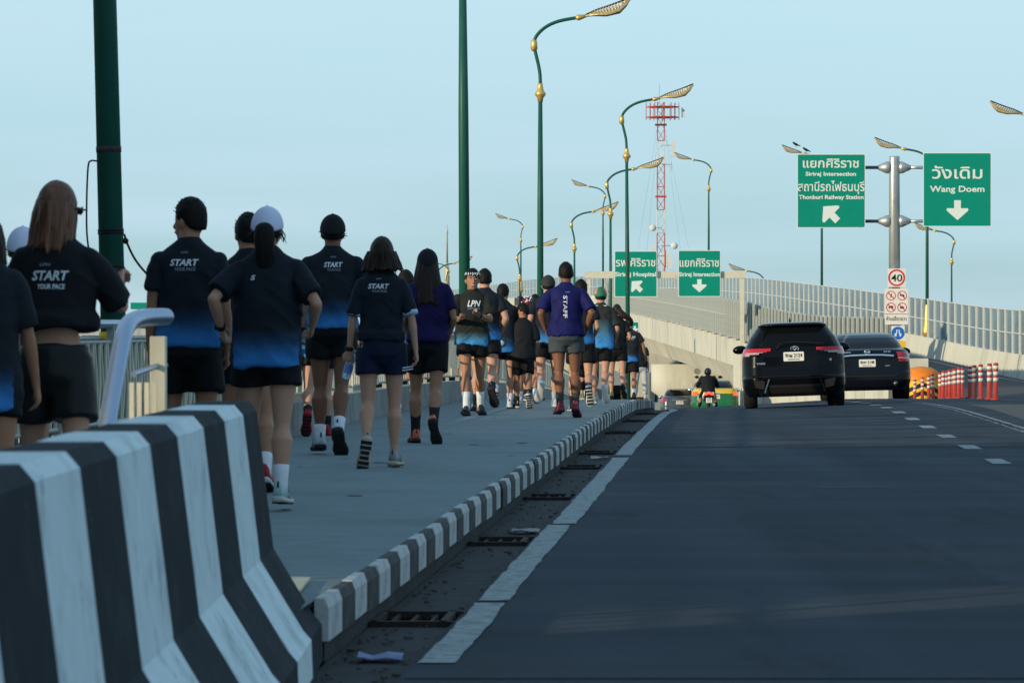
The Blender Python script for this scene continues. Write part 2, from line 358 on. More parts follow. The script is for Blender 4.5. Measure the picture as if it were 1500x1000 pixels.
# gutter between kerb and asphalt, with sunken drain inlets
inlets = [10.0, 15.6, 21.4, 27.1, 33.0, 36.9, 44.5, 51.5, 58.5]
ILEN = 0.62
def gseg(a, bq):
    strip('gutter', lambda y: kerb(y) - 0.005, lambda y: kerb(y) + GUT, frange(a, bq, 1.5), lambda x, y: zmain(y) - 0.012, M_gut, 3)
prev = -12.0
M_well = mat('drain well', (0.02, 0.021, 0.02), 0.95, var=0.4, vscale=10)
for yi in inlets:
    gseg(prev, yi); prev = yi + ILEN
    w = MB(); x0, x1 = kerb(yi) - 0.005, kerb(yi) + GUT
    x0b, x1b = kerb(yi + ILEN) - 0.005, kerb(yi + ILEN) + GUT
    z = zmain(yi) - 0.012; q = 0.22
    w.add([(x0, yi, z), (x1, yi, z), (x1b, yi + ILEN, z), (x0b, yi + ILEN, z), (x0, yi, z - q), (x1, yi, z - q), (x1b, yi + ILEN, z - q), (x0b, yi + ILEN, z - q)],
          [(4, 5, 6, 7), (0, 1, 5, 4), (1, 2, 6, 5), (2, 3, 7, 6), (3, 0, 4, 7)])
    wl_ = w.build('drain_well', M_well); wl_['kind'] = 'structure'
    # iron frame with the bars of a broken grate
    fr = MB()
    fr.box(((x0 + x1) / 2 + 0.0, yi + 0.03, z + 0.008), (x1 - x0 - 0.01, 0.05, 0.03)); fr.box(((x0b + x1b) / 2, yi + ILEN - 0.03, z + 0.008), (x1 - x0 - 0.01, 0.05, 0.03))
    fr.box((x0 + .03, yi + ILEN / 2, z + 0.008), (0.03, ILEN, 0.03), Matrix.Rotation(-.055, 3, 'Z')); fr.box((x1 - .03, yi + ILEN / 2, z + 0.008), (0.03, ILEN, 0.03), Matrix.Rotation(-.055, 3, 'Z'))
    for k in range(3): fr.box(((x0 + x1) / 2 - .08 + k * .08, yi + ILEN / 2, z + 0.0), (0.014, ILEN - .02, 0.02), Matrix.Rotation(-.055, 3, 'Z'))
    fo = fr.build('drain_grate', mat('rusty iron', (0.022, 0.018, 0.016), 0.8, var=0.4, vscale=20))
    k_ = inlets.index(yi)
    where = ['nearest the camera, beside the black and white barrier', 'just past the barrier end, beside the first kerb stones', 'second beyond the barrier end', 'third beyond the barrier end', 'fourth beyond the barrier end', 'fifth beyond the barrier end, close to the fourth', 'sixth beyond the barrier end', 'seventh beyond the barrier end', 'farthest, near the road crest'][k_]
    tag(fo, 'rusty drain grate in the gutter, ' + where, 'drain grate', 'drain grates along the gutter')
gseg(prev, 262)
# gutter litter and grit
lit = MB()
for k in range(420):
    y = 12.5 + 34 * rnd.random() ** 1.4; x = kerb(y) + 0.03 + rnd.random() ** 1.6 * 0.30; s_ = rnd.uniform(.003, .012) if k > 60 else rnd.uniform(.008, .018)
    M_ = Matrix.Rotation(rnd.uniform(0, 3), 3, 'Z') @ Matrix.Rotation(rnd.uniform(-.3, .3), 3, 'X')
    lit.box((x, y, zmain(y) - 0.008 + s_ * .3), (s_ * rnd.uniform(.8, 2.5), s_, s_ * .6), M_)
lo = lit.build('gutter_grit', mat('grit', (0.06, 0.055, 0.048), 0.95, var=0.5, vscale=30)); lo['kind'] = 'stuff'
tag(lo, 'dark grit and leaf litter lying along the gutter', 'litter')
for (yy, dx, c_, lb, nm) in ((13.9, .20, (0.07, 0.12, 0.26), 'crumpled blue wrapper in the gutter beside the barrier end', 'wrapper'), (22.6, .26, (0.16, 0.17, 0.17), 'scrap of white paper in the gutter by a drain grate', 'paper_scrap'), (35.4, .25, (0.25, 0.25, 0.25), 'small pale scrap in the gutter before two close drain grates', 'paper_scrap')):
    w = MB()
    rg = []
    for i in range(4):
        rg.append([(kerb(yy) + dx - .09 + i * .055, yy + j * .06 + rnd.uniform(-.01, .01), zmain(yy) + rnd.uniform(0, .022)) for j in range(4)])
    w.loft(rg, cap=False, closed=False)
    o = w.build(nm, mat('scrap ' + lb[:14], c_, 0.5)); sm = o.modifiers.new('thick', 'SOLIDIFY'); sm.thickness = 0.003
    tag(o, lb, 'litter')

# road markings
def jag_line(name, xc, w, ya, yb, step=0.16, jag=0.005, lift=0.005, miss=0.0, kind='structure'):
    mb = MB(); yy = frange(ya, yb, step); 
    rows = []
    sd = rnd.uniform(0, 50)
    for y in yy:
        jj = jag * 2.2
        a = xc(y) - w / 2 + rnd.gauss(0, jag * .7) + jj * noise.noise((y * .9, sd, 0)); c = xc(y) + w / 2 + rnd.gauss(0, jag * .7) + jj * noise.noise((y * .9, sd + 9, 0))
        rows.append([(a, y, zroad(a, y) + lift), (c, y, zroad(c, y) + lift)])
    for i in range(len(rows) - 1):
        if rnd.random() < miss: continue
        mb.add([rows[i][0], rows[i][1], rows[i + 1][1], rows[i + 1][0]], [(0, 1, 2, 3)])
    o = mb.build(name, M_line); o['kind'] = kind
    return o
for (a, bq) in ((13.75, 16.75), (16.9, 23.4), (23.55, 35.6), (36.3, 58), (58.2, 110)):
    jag_line('edge_line', lambda y: kerb(y) + 0.415 + (0.02 if a > 20 else 0) , 0.135 if a < 20 else 0.15, a, bq)
pos = 34.0
dash_o = []
for k in range(16):
    y = pos + k * 4.15
    xo = 3.86 + (y - 34) * 0.000
    jag_line('lane_dash', lambda q: kerb(q) + xo, 0.17, y, y + 1.3, step=0.7, jag=0.004)
jag_line('guide_line', lambda y: kerb(y) + 5.0 - (y - 46) * .015, 0.055, 44, 66, jag=0.008)
jag_line('guide_line', lambda y: kerb(y) + 4.86 - (y - 46) * .015, 0.03, 44, 66, jag=0.01, miss=.2)
jag_line('ramp_edge_line', lambda y: interp(FARX, y) - 0.75, 0.16, 40, 118)
mb = MB()
rows = [[(interp(FARX, y) - 0.83, y, zramp(y) + .012), (interp(FARX, y) - 0.67, y, zramp(y) + .012)] for y in frange(122, 240, 3)]
mb.loft(rows, cap=False, closed=False); mb.build('ramp_edge_line', M_line)['kind'] = 'structure'
# thin pale streaks across the asphalt
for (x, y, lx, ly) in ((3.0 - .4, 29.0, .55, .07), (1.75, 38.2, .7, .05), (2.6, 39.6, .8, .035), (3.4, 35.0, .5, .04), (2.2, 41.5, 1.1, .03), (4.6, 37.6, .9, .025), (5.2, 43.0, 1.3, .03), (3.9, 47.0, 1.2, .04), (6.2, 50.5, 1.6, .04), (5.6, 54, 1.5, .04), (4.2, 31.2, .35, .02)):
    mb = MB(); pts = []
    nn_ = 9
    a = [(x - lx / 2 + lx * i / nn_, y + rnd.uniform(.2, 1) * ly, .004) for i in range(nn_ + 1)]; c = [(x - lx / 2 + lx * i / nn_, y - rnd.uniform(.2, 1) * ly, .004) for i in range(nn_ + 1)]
    mb.loft([a, c], cap=False, closed=False); o = mb.build('pale_streak', mat('pale streak', (0.11, 0.12, 0.125), 0.9, var=.3, vscale=30)); o['kind'] = 'structure'
# expansion joints across the road
for y in (13.15, 38.8, 58.5):
    strip('expansion_joint', lambda q: kerb(q) + GUT, lambda q: kerb(q) + 16, [y, y + .06 + (.05 if y > 30 else 0)], lambda x, q: zroad(x, q), M_concd, 8, dz=0.003)
# paler, warmer patch of asphalt beyond the guide line
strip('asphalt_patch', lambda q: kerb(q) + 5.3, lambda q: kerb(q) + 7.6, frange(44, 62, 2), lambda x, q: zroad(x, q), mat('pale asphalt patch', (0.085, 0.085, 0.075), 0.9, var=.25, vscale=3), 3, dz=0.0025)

# pavement, laid in slabs with joints
for k in range(0, 40):
    y0 = -8 + k * 6.6; y1 = y0 + 6.585
    if y0 > 258: break
    mb = MB(); yy = frange(y0, y1, 3.3)
    top = [[(kerb(y) - WID, y, zmain(y) + KH), (kerb(y) - .053, y, zmain(y) + KH)] for y in yy]
    mb.smooth = True; mb.loft(top, cap=False, closed=False); mb.smooth = False
    mb.add([(kerb(y0) - WID, y0, zmain(y0) + KH), (kerb(y0) - .053, y0, zmain(y0) + KH), (kerb(y0) - .053, y0, zmain(y0) - .1), (kerb(y0) - WID, y0, zmain(y0) - .1)], [(0, 1, 2, 3)])
    o = mb.build('pavement_slab', M_walk); o['kind'] = 'structure'
strip('pavement', lambda y: kerb(y) - WID - .4, lambda y: kerb(y) - 0.05, frange(-12, 262, 4), lambda x, y: zmain(y) + KH - 0.012, M_gut, 1)
# bridge deck edge under pavement
strip('bridge_deck', lambda y: kerb(y) - WID - 0.6, lambda y: interp(FARX, y) + .3, frange(-14, 118, 4), lambda x, y: zmain(y) - 0.9, M_conc2, 1)
mb = MB(); mb.loft([[(kerb(y) - WID - .5, y, zmain(y) + KH + .0), (kerb(y) - WID - .62, y, zmain(y) - 1.1)] for y in frange(-14, 262, 4)], cap=False, closed=False)
mb.build('bridge_deck', M_conc2)['kind'] = 'structure'

# striped kerb: half-metre stones painted in turn
kr = empty('kerb', (kerb(14), 14, 0)); tag(kr, 'kerb of stones painted black and white in turn along the pavement', 'kerb')
def kstone():
    mb = MB(); h = KH; prof = [(0.0, .06), (0.0, h - .03), (-.014, h + .006), (-.052, h + .006), (-.052, .06)]
    mb.loft([[(x, y, z) for x, z in prof] for y in (0.006, 0.494)])
    return mb
kw = kstone().mesh('kerb_stone', M_kwhite); kb = kstone().mesh('kerb_stone', M_kblack)
y = 13.97; k = 0
while k < 150:
    ang = -math.atan((kerb(y + .5) - kerb(y)) / .5)
    tilt = math.atan((zmain(y + .5) - zmain(y)) / .5)
    o = inst('kerb_stone', kw if k % 2 == 0 else kb, kr, Vector((kerb(y) + rnd.gauss(0, .003), y, zmain(y) + rnd.gauss(0, .003))) - kr.location, (tilt, 0, ang))
    y += 0.5; k += 1
# the last stretch, too far to pick single stones
mb = MB()
while y < 255:
    ang = 0; mb.mi = k % 2
    for_ = [(kerb(y), y), (kerb(y + .5), y + .5)]
    mb.loft([[(x_ + a, y_, zmain(y_) + b_) for a, b_ in ((0, .06), (0, KH - .03), (-.014, KH + .006), (-.052, KH + .006), (-.052, .06))] for x_, y_ in for_])
    y += .5; k += 1
o = mb.build('kerb_stones', [M_kwhite, M_kblack], kr, -kr.location); o['kind'] = 'stuff'
strip('kerb_base', lambda q: kerb(q) - .05, lambda q: kerb(q) - .012, frange(13.95, 262, 1.5), lambda x, q: zmain(q) + .059, M_gut, 1)
mb = MB(); mb.loft([[(kerb(q) - .012, q, zmain(q) - .03), (kerb(q) - .012, q, zmain(q) + .059)] for q in frange(13.95, 262, 1.5)], cap=False, closed=False); mb.build('kerb_base', M_gut)['kind'] = 'structure'
# kerb behind the barrier
mb = MB(); mb.loft([[(kerb(y_) + a, y_, b_) for a, b_ in ((0, -.02), (0, KH - .075), (-.035, KH + .004), (-.155, KH + .004), (-.155, -.02))] for y_ in (-10, 0, 12.6)])
mb.build('kerb_edge', M_conc2, kr, -kr.location)

for k in range(26):
    yy = rnd.uniform(14.5, 46); xx = kerb(yy) - rnd.uniform(.25, 2.2); r_ = rnd.uniform(.012, .07); nn_ = 9
    mb = MB(); mb.add([(xx + r_ * rnd.uniform(.5, 1.1) * math.cos(6.283 * i / nn_), yy + 2.2 * r_ * rnd.uniform(.5, 1.1) * math.sin(6.283 * i / nn_), zmain(yy) + KH + .004) for i in range(nn_)], [tuple(range(nn_))])
    mb.build('stain', mat('dark stain', (.10, .125, .13), .8), None)['kind'] = 'structure'
# thin cream patch laid on the pavement at the barrier end
mb = MB(); mb.box((-1.15, 14.5, KH + 0.012), (0.72, 1.1, 0.012)); o = mb.build('flat_patch', mat('cream patch', (0.45, 0.43, 0.32), .8, var=.15, vscale=5)); tag(o, 'pale flat patch on the pavement beside the barrier end', 'flat patch')

# black and white jersey barrier in the foreground
jb = empty('concrete_barrier', (-0.95, 10, 0)); tag(jb, 'concrete jersey barrier painted in broad black and white stripes', 'barrier')
TOPZ = 0.937
BX = 0.925
def jprof(u):
    return [(-BX - .36, 0.0), (-BX - .34, .12), (-BX - .27, .36), (-BX - .215, TOPZ - .03), (-BX - .19, TOPZ), (-BX - .03, TOPZ), (-BX + .0, TOPZ - .035), (-BX + .06, .405), (-BX + .205, .165), (-BX + .235, .13), (-BX + .24, 0.0)]
cuts = [13.93, 13.2, 12.35, 11.5, 10.62, 9.8, 8.98, 8.2, 7.45, 6.7, 5.95, 5.2, 4.4, 3.6]
for sgn in (0,):
    for i in range(len(cuts) - 1):
        mb = MB(); mb.smooth = False
        yy = (cuts[i], cuts[i + 1])
        nsub = 6
        rings = []
        for j in range(nsub + 1):
            y_ = yy[0] + (yy[1] - yy[0]) * j / nsub
            rings.append([(x + .0025 * noise.noise((x * 3, y_ * 2, z * 3)) * (1 if z > .02 else 0), y_ , z + (.004 * noise.noise((x * 2, y_ * 1.5, 4)) if z > .02 else 0)) for x, z in jprof(0)])
        if i == 0:
            pass
        mb.loft(rings, cap=(i in (0, len(cuts) - 2)))
        o = mb.build('stripe_section', M_bblack if i % 2 == 0 else M_bwhite, jb, -jb.location)

# low wall on the far side of the pavement, built of blocks, and the railing on it
def wx(y): return kerb(y) - WID
lw = empty('parapet_wall', (wx(14), 14, KH)); tag(lw, 'low grey concrete wall of blocks carrying the railing beside the pavement', 'wall')
y = 6.0; k = 0
while y < 120:
    L = 1.5 if y < 60 else 3.0
    mb = MB(); h = 0.30
    a, c = y + .012, y + L - .012
    mb.cube8([(wx(a) - .24, a, zmain(a)), (wx(a), a, zmain(a)), (wx(c), c, zmain(c)), (wx(c) - .24, c, zmain(c)),
              (wx(a) - .22, a, zmain(a) + KH + h), (wx(a) - .02, a, zmain(a) + KH + h), (wx(c) - .02, c, zmain(c) + KH + h), (wx(c) - .22, c, zmain(c) + KH + h)])
    mb.build('wall_block', M_conc2, lw, -lw.location); y += L; k += 1
def wall_run(name, ya, yb):
    pass
rl = empty('railing', (wx(14), 14, KH)); tag(rl, 'metal railing of thin balusters between posts on the low wall left of the runners', 'railing')
mpost = MB(); mpost.box((0, 0, .36), (.05, .05, .72)); mpost = mpost.mesh('post', M_fgrey)
y = 7.5; bal = MB()
while y < 118:
    inst('post', mpost, rl, Vector((wx(y) - .11, y, zmain(y) + KH + .30)) - rl.location)
    y2 = y + 2.0
    for (zz, rr_) in ((.72, .028), (.60, .012), (.07, .014)):
        mb = MB(); mb.tube([(wx(y) - .11, y + .0, zmain(y) + KH + .30 + zz), (wx(y2) - .11, y2, zmain(y2) + KH + .30 + zz)], rr_, 8, cap=False)
        mb.build('top_rail' if zz > .7 else 'lower_rail', M_alu if zz > .7 else M_fgrey, rl, -rl.location)
    for j in range(1, 16):
        yy_ = y + j * .125
        w_ = .045 * (-1 if j % 2 else 1)
        bal.tube([(wx(yy_) - .11, yy_ - w_, zmain(yy_) + KH + .37), (wx(yy_) - .10, yy_, zmain(yy_) + KH + .62), (wx(yy_) - .11, yy_ + w_, zmain(yy_) + KH + .90)], .011, 5)
    y = y2
o = bal.build('balusters', M_cream, rl, -rl.location); o['kind'] = 'stuff'
# small reflector plates fixed low on the railing
rp = MB(); rp.box((0, 0, 0), (.012, .20, .13)); rp = rp.mesh('reflector', mat('orange reflector', (.62, .14, .03), .4, var=.3, vscale=30))
rq = MB(); rq.box((0, 0, 0), (.012, .20, .13)); rq = rq.mesh('reflector', mat('white reflector', (.66, .64, .6), .4, var=.1, vscale=30))
for k, y in enumerate(frange(24, 58, 1.45)):
    inst('reflector', rp if k % 2 else rq, rl, Vector((wx(y) - .08, y, zmain(y) + KH + .42 + (.42 if k % 5 == 0 else 0))) - rl.location)
# outer deck fence of grey slats, seen behind the nearest runners
of = empty('outer_fence', (-5.0, 30, 0)); tag(of, 'grey slatted steel fence outside the railing at the left', 'fence')
mbs = MB(); mbs.box((0, 0, 0), (.012, .11, 1.25)); mbs = mbs.mesh('slat', M_slat)
for k in range(140):
    y = 17 + k * .17
    inst('slat', mbs, of, Vector((kerb(y) - WID - .42, y, KH + .28)) - of.location)
mb = MB(); mb.tube([(kerb(16.8) - WID - .42, 16.8, KH + .92), (kerb(41) - WID - .42, 41, KH + .92)], .022, 6); mb.build('top_rail', M_fgrey, of, -of.location)

# handrail end in the foreground: bent aluminium tube, cream box post, short panel
hr = empty('handrail', (-1.38, 14.9, KH)); tag(hr, 'bent aluminium handrail with cream box post behind the striped barrier', 'handrail')
def P(px, py, d): return Vector(((px - 750) * d / FPX, d, CAMZ + (481 - py) * d / FPX))
pts = [P(150, 700, 14.1), P(158, 620, 14.2), P(168, 560, 14.3), P(178, 505, 14.42), P(184, 482, 14.52), P(194, 470, 14.66), P(212, 465, 14.8), P(236, 464, 14.95), P(243, 464, 15.0)]
# smooth the bend
def catmull(pp, m=4):
    out = []
    for i in range(len(pp) - 1):
        p0 = pp[max(i - 1, 0)]; p1 = pp[i]; p2 = pp[i + 1]; p3 = pp[min(i + 2, len(pp) - 1)]
        for j in range(m):
            t = j / m
            out.append(0.5 * ((2 * p1) + (p2 - p0) * t + (2 * p0 - 5 * p1 + 4 * p2 - p3) * t * t + (3 * p1 - p0 - 3 * p2 + p3) * t ** 3))
    out.append(pp[-1]); return out
mb = MB(); mb.smooth = True; mb.tube(catmull(pts), .034, 14); mb.build('rail_tube', M_alu, hr, -hr.location)
pp = P(232, 481, 14.95)
mb = MB(); mb.box((pp.x, pp.y, (KH + 1.17) / 2), (.062, .062, 1.17 - KH)); mb.build('box_post', M_cream, hr, -hr.location, bevel=.005)
mb = MB(); mb.tube([P(196, 548, 14.5), P(230, 536, 14.93)], .012, 8); mb.tube([P(230, 536, 14.96), P(243, 535, 15.0)], .012, 8); mb.build('mid_rail', M_alu, hr, -hr.location)
for k in range(4):
    a = P(193 + k * 11, 560, 14.5 + k * .12)
    mb = MB(); mb.box((a.x, a.y, (KH + a.z) / 2), (.018, .018, a.z - KH)); mb.build('baluster', M_cream, hr, -hr.location)
a = P(214, 0, 14.7); mb = MB(); mb.box((a.x, 14.7, KH + .28), (.10, .02, .5)); mb.build('infill_plate', M_cream, hr, -hr.location)

# ------------------------------------------------------------------ noise barriers and flyover
def path_piece(X, y): return X(y)
far = empty('noise_barrier', (18.3, 137, -.65)); tag(far, 'long curving noise barrier of glazed panels on concrete parapet along the ramp\'s right side', 'noise barrier')
def fx(y): return interp(FARX, y)
def fbase(y): return interp(FARTOP, y) - 2.5
y = 66.0; k = 0
mpp_ = MB(); mpp_.box((0, 0, 0.80), (.09, .13, 1.62)); mpp_ = mpp_.mesh('post', M_pgrey)
while y < 470:
    L = 1.65 if y < 300 else 3.3
    y2 = y + L
    xa, xb = fx(y), fx(y2); za, zb = fbase(y), fbase(y2)
    th = -math.atan2(xb - xa, L)
    # parapet block with sloped inner face
    if k % 2 == 0 or y >= 300:
        yb = y + (3.3 if y < 300 else L); xb2, zb2 = fx(yb), fbase(yb)
        mb = MB(); g_ = .015
        mb.loft([[(xx - .20, yy, zz - .05), (xx - .15, yy, zz + .22), (xx, yy, zz + .9), (xx + .25, yy, zz + .9), (xx + .25, yy, zz - .6)] for xx, yy, zz in ((xa, y + g_, za), (xb2, yb - g_, zb2))])
        mb.build('parapet_block', M_conc, far, -far.location)
    inst('post', mpp_, far, Vector((xa + .08, y, za + .9)) - far.location, (0, 0, th))
    for (h0, h1) in ((.03, .70), (.76, 1.56)):
        mb = MB(); q = .07
        mb.cube8([(xa + .09, y + q, za + .9 + h0), (xa + .12, y + q, za + .9 + h0), (xb + .12, y2 - q, zb + .9 + h0), (xb + .09, y2 - q, zb + .9 + h0),
                  (xa + .09, y + q, za + .9 + h1), (xa + .12, y + q, za + .9 + h1), (xb + .12, y2 - q, zb + .9 + h1), (xb + .09, y2 - q, zb + .9 + h1)])
        mb.build('pane', M_pane, far, -far.location)
    if y < 300:
        mb = MB(); mb.tube([(xa + .07, y + .05, za + 1.63), (xb + .07, y2 - .05, zb + 1.63)], .03, 4); mb.tube([(xa + .07, y + .05, za + 2.47), (xb + .07, y2 - .05, zb + 2.47)], .025, 4); mb.build('cross_rail', M_pgrey, far, -far.location)
    y = y2; k += 1

near = empty('noise_barrier', (10, 145, 0)); tag(near, 'nearer barrier of narrow grey slats on ribbed concrete along the ramp\'s left side', 'noise barrier')
def nx_(y): return interp(NEARX, y)
def ntop(y): return interp(NEARTOP, y)
mpn = MB(); mpn.box((0, 0, .775), (.07, .16, 1.57)); mpn = mpn.mesh('post', mat('pale slat post', (.36, .39, .37), .5, var=.1))
y = 123.5; k = 0
while y < 232:
    L = 0.78; y2 = y + L
    xa, xb = nx_(y), nx_(y2); za, zb = ntop(y) - 1.55, ntop(y2) - 1.55
    th = -math.atan2(xb - xa, L)
    inst('post', mpn, near, Vector((xa, y, za)) - near.location, (0, 0, th))
    mb = MB(); q = .06
    dxx = .05
    mb.cube8([(xa + dxx, y + q, za), (xa + .09, y + q, za), (xb + .09, y2 - q, zb), (xb + dxx, y2 - q, zb),
              (xa + dxx, y + q, za + 1.5), (xa + .09, y + q, za + 1.5), (xb + .09, y2 - q, zb + 1.5), (xb + dxx, y2 - q, zb + 1.5)])
    mb.build('slat_panel', M_slat if y < 160 else M_pane, near, -near.location)
    if y > 160:
        mb = MB(); mb.tube([(xa - .03, y + .1, za + .85), (xb - .03, y2 - .1, zb + .85)], .022, 4); mb.build('cross_rail', M_pgrey, near, -near.location)
    y = y2; k += 1
# concrete parapet of the ramp: panels with open joints; retained wall before the first span
y = 122.0; k = 0
ABUT = 157.0
while y < 420:
    L = (1.5 if y < 150 else 2.9) if y < 236 else 6
    y2 = y + L; g_ = .09
    xa, xb = nx_(y), nx_(y2); za, zb = ntop(y) - 1.55, ntop(y2) - 1.55
    ba = zmain(y) - .3 if y2 < ABUT else za - 1.12
    bb_ = zmain(y2) - .3 if y2 < ABUT else zb - 1.12
    mb = MB()
    o_ = .05 if k % 2 else 0
    mb.cube8([(xa - .12, y + g_, ba), (xa + .16, y + g_, ba), (xb + .16, y2 - g_, bb_), (xb - .12, y2 - g_, bb_),
              (xa - .12 - .02, y + g_, za), (xa + .16, y + g_, za), (xb + .16, y2 - g_, zb - .10), (xb - .14, y2 - g_, zb - .10)])
    mb.build('parapet_panel', M_conc, near, -near.location)
    y = y2; k += 1
mb = MB(); mb.loft([[(nx_(y) + .0, y, ntop(y) - 1.60), (nx_(y) + .15, y, ntop(y) - 1.60), (nx_(y) + .15, y, ntop(y) - 2.6), (nx_(y) + .0, y, ntop(y) - 2.6)] for y in frange(122.1, 420, 3)])
mb.build('backing_wall', M_concd, near, -near.location)

# girder spans and piers under the ramp
fl = empty('flyover', (8, 190, -3)); tag(fl, 'pale concrete flyover girders and pier carrying the ramp over the left lanes', 'flyover')
def girder(ya, yb, mname='girder'):
    mb = MB(); rings = []
    ys = frange(ya, yb, 3.0); nn_ = len(ys) - 1
    for i, y in enumerate(ys):
        w = max(fx(y) - nx_(y), 3.0); zt = ntop(y) - 1.55 - 1.10
        e0 = 0.0
        rings.append([(nx_(y) + .12, y, zt), (nx_(y) + .55, y + (.0), zt - .22), (nx_(y) + .95, y, zt - 1.02), (nx_(y) + w - 1.0, y, zt - 1.02), (nx_(y) + w, y, zt - .22), (nx_(y) + w + .2, y, zt)])
    # slanted ends
    mb.loft(rings); return mb.build(mname, M_conc, fl, -fl.location)
girder(157.5, 196.0); girder(197.2, 236); girder(237.2, 300); girder(301, 400)
# pier with rounded ends and tapered foot
def pier(yc, xa, xb, zt, zb, zground):
    mb = MB(); mb.smooth = True
    def ring(x0, x1, dy, z):
        pts = []
        cx0, cx1 = x0 + dy, x1 - dy
        for j in range(9): a = math.pi / 2 + math.pi * j / 8; pts.append((cx0 + dy * math.cos(a), yc + dy * math.sin(a), z))
        for j in range(9): a = -math.pi / 2 + math.pi * j / 8; pts.append((cx1 + dy * math.cos(a), yc + dy * math.sin(a), z))
        return pts
    mid = (xa + xb) / 2
    mb.loft([ring(xa, xb, .8, zt), ring(xa, xb, .8, zb), ring(xa + .75, xb - .75, .75, zb - .55), ring(mid - 1.1, mid + 1.1, .7, zb - 1.1), ring(mid - 1.1, mid + 1.1, .7, zground)])
    return mb.build('pier', M_conc, fl, -fl.location)
pier(200, 7.25, 12.6, -.66, -2.05, -6)
pier(250, 4.9, 11.5, .5, -.6, -10)
pier(305, 1.0, 8, 1.4, .4, -11)
for (x, z, r_) in ((9.6, -1.02, .16), (9.62, -1.78, .2)):
    mb = MB(); mb.tube([(x, 199.24, z), (x, 199.18, z)], r_, 14); mb.build('drain_mark', M_conc2, fl, -fl.location)
# road continuing under the flyover, embankment
strip('lower_road', lambda y: kerb(y) - 6, lambda y: kerb(y) + 14, frange(119, 400, 8), lambda x, y: zmain(y) - .05, M_asph2, 2)
# nose wall closing the ramp start
mb = MB(); mb.box((12.75, 121.9, -.55), (.9, .3, 1.6)); mb.build('nose_wall', M_conc, near, -near.location)

# ------------------------------------------------------------------ street lamps
def lamp_parts(h, dia, side):
    """returns list of (name, MB, material); local origin at base, arm towards +x*side, tip at height h"""
    out = []
    s = side
    r0 = dia / 2
    mb = MB(); mb.smooth = True; mb.tube([(0, 0, 0), (0, 0, h * .5), (0, 0, h - 2.3)], [r0, r0 * .86, r0 * .58], 16); out.append(('pole', mb, M_green))
    mb = MB(); mb.smooth = True; z = h - 2.30
    mb.lathe((0, 0, 0), [(z - .22, .06), (z - .12, .075), (z - .05, .13), (z + .0, .135), (z + .06, .085), (z + .18, .062), (z + .24, .06)], 14); out.append(('collar', mb, M_gold))
    arm = [Vector((0, 0, h - 2.06)), Vector((-.02 * s, 0, h - 1.75)), Vector((-.12 * s, 0, h - 1.3)), Vector((-.15 * s, 0, h - 1.12)), Vector((-.10 * s, 0, h - .92)), Vector((.12 * s, 0, h - .70)), Vector((.45 * s, 0, h - .55)), Vector((.92 * s, 0, h - .46))]
    mb = MB(); mb.smooth = True; mb.tube(catmull(arm, 4), .042, 10); out.append(('curved_arm', mb, M_green))
    mb = MB(); mb.smooth = True; mb.tube([(-.14 * s, 0, h - 1.27), (-.15 * s, 0, h - 1.24), (-.155 * s, 0, h - 1.05), (-.15 * s, 0, h - 1.0)], [.05, .082, .082, .05], 12); out.append(('collar', mb, M_gold))
    mb = MB(); mb.smooth = True; mb.tube([(.86 * s, 0, h - .47), (.93 * s, 0, h - .46), (1.0 * s, 0, h - .45), (1.12 * s, 0, h - .42)], [.045, .08, .06, .035], 10); out.append(('collar', mb, M_gold))
    # leaf shaped head: solid lower housing and open filigree above
    mb = MB(); mb.smooth = True
    cx = [(1.10, -.42, .03, .02), (1.35, -.38, .10, .045), (1.65, -.36, .17, .07), (1.92, -.31, .17, .06), (2.08, -.17, .11, .035), (2.2, 0.0, .02, .012)]
    mb.tube([(a * s, 0, h + z_) for a, z_, w_, t_ in cx], [(w_, t_) for a, z_, w_, t_ in cx], 12, ref=(0, 1, 0)); out.append(('lamp_housing', mb, M_gold2))
    mb = MB()
    top = [(1.10, -.40), (1.35, -.28), (1.62, -.19), (1.9, -.09), (2.2, .03)]
    bot = [(1.10, -.42), (1.35, -.40), (1.62, -.41), (1.92, -.33), (2.2, .0)]
    def lp(tab, u):
        u = u * (len(tab) - 1); i = min(int(u), len(tab) - 2); f = u - i
        return (tab[i][0] + (tab[i + 1][0] - tab[i][0]) * f, tab[i][1] + (tab[i + 1][1] - tab[i][1]) * f)
    for yy in (-1, 1):
        def q(u, v):  # v 0 bottom .. 1 top
            a = lp(bot, u); c = lp(top, u); w = .16 * math.sin(math.pi * min(.98, max(.05, u)))
            return Vector(((a[0] + (c[0] - a[0]) * v) * s, yy * w * (1 - v) ** .6, h + a[1] + (c[1] - a[1]) * v))
        mb.tube([q(u / 10, 1) for u in range(11)], .024, 5)
        mb.tube([q(u / 10, .05) for u in range(11)], .028, 5)
        for k in range(14):
            u = .08 + k * .064
            mb.tube([q(u, 0), q(u + .05, .5), q(min(1, u + .02), 1)], .017, 4)
            mb.tube([q(u, 1), q(min(1, u + .08), .45), q(min(1, u + .13), 0)], .015, 4)
    out.append(('filigree', mb, M_gold2))
    return out
GRP_L = 'green street lamps along the pavement'; GRP_R = 'green street lamps on the far side'
def lamp(x, y, ztip, side, dia, label, group, zb, sleeve=None, lean=0.0):
    r = empty('street_lamp', (x, y, zb)); tag(r, label, 'street lamp', group); r.rotation_euler = (0, lean, 0)
    for nm, mb, m in lamp_parts(ztip - zb, dia, side): mb.build(nm, m, r)
    if sleeve:
        mb = MB(); mb.smooth = True; a = sleeve - zb
        mb.lathe((0, 0, 0), [(a, .10), (a + .05, .13), (a + .1, .22), (a + .25, .20), (a + .5, .15), (a + 1.3, .09), (a + 1.42, .05)], 14); mb.build('base_sleeve', M_gold, r)
    return r
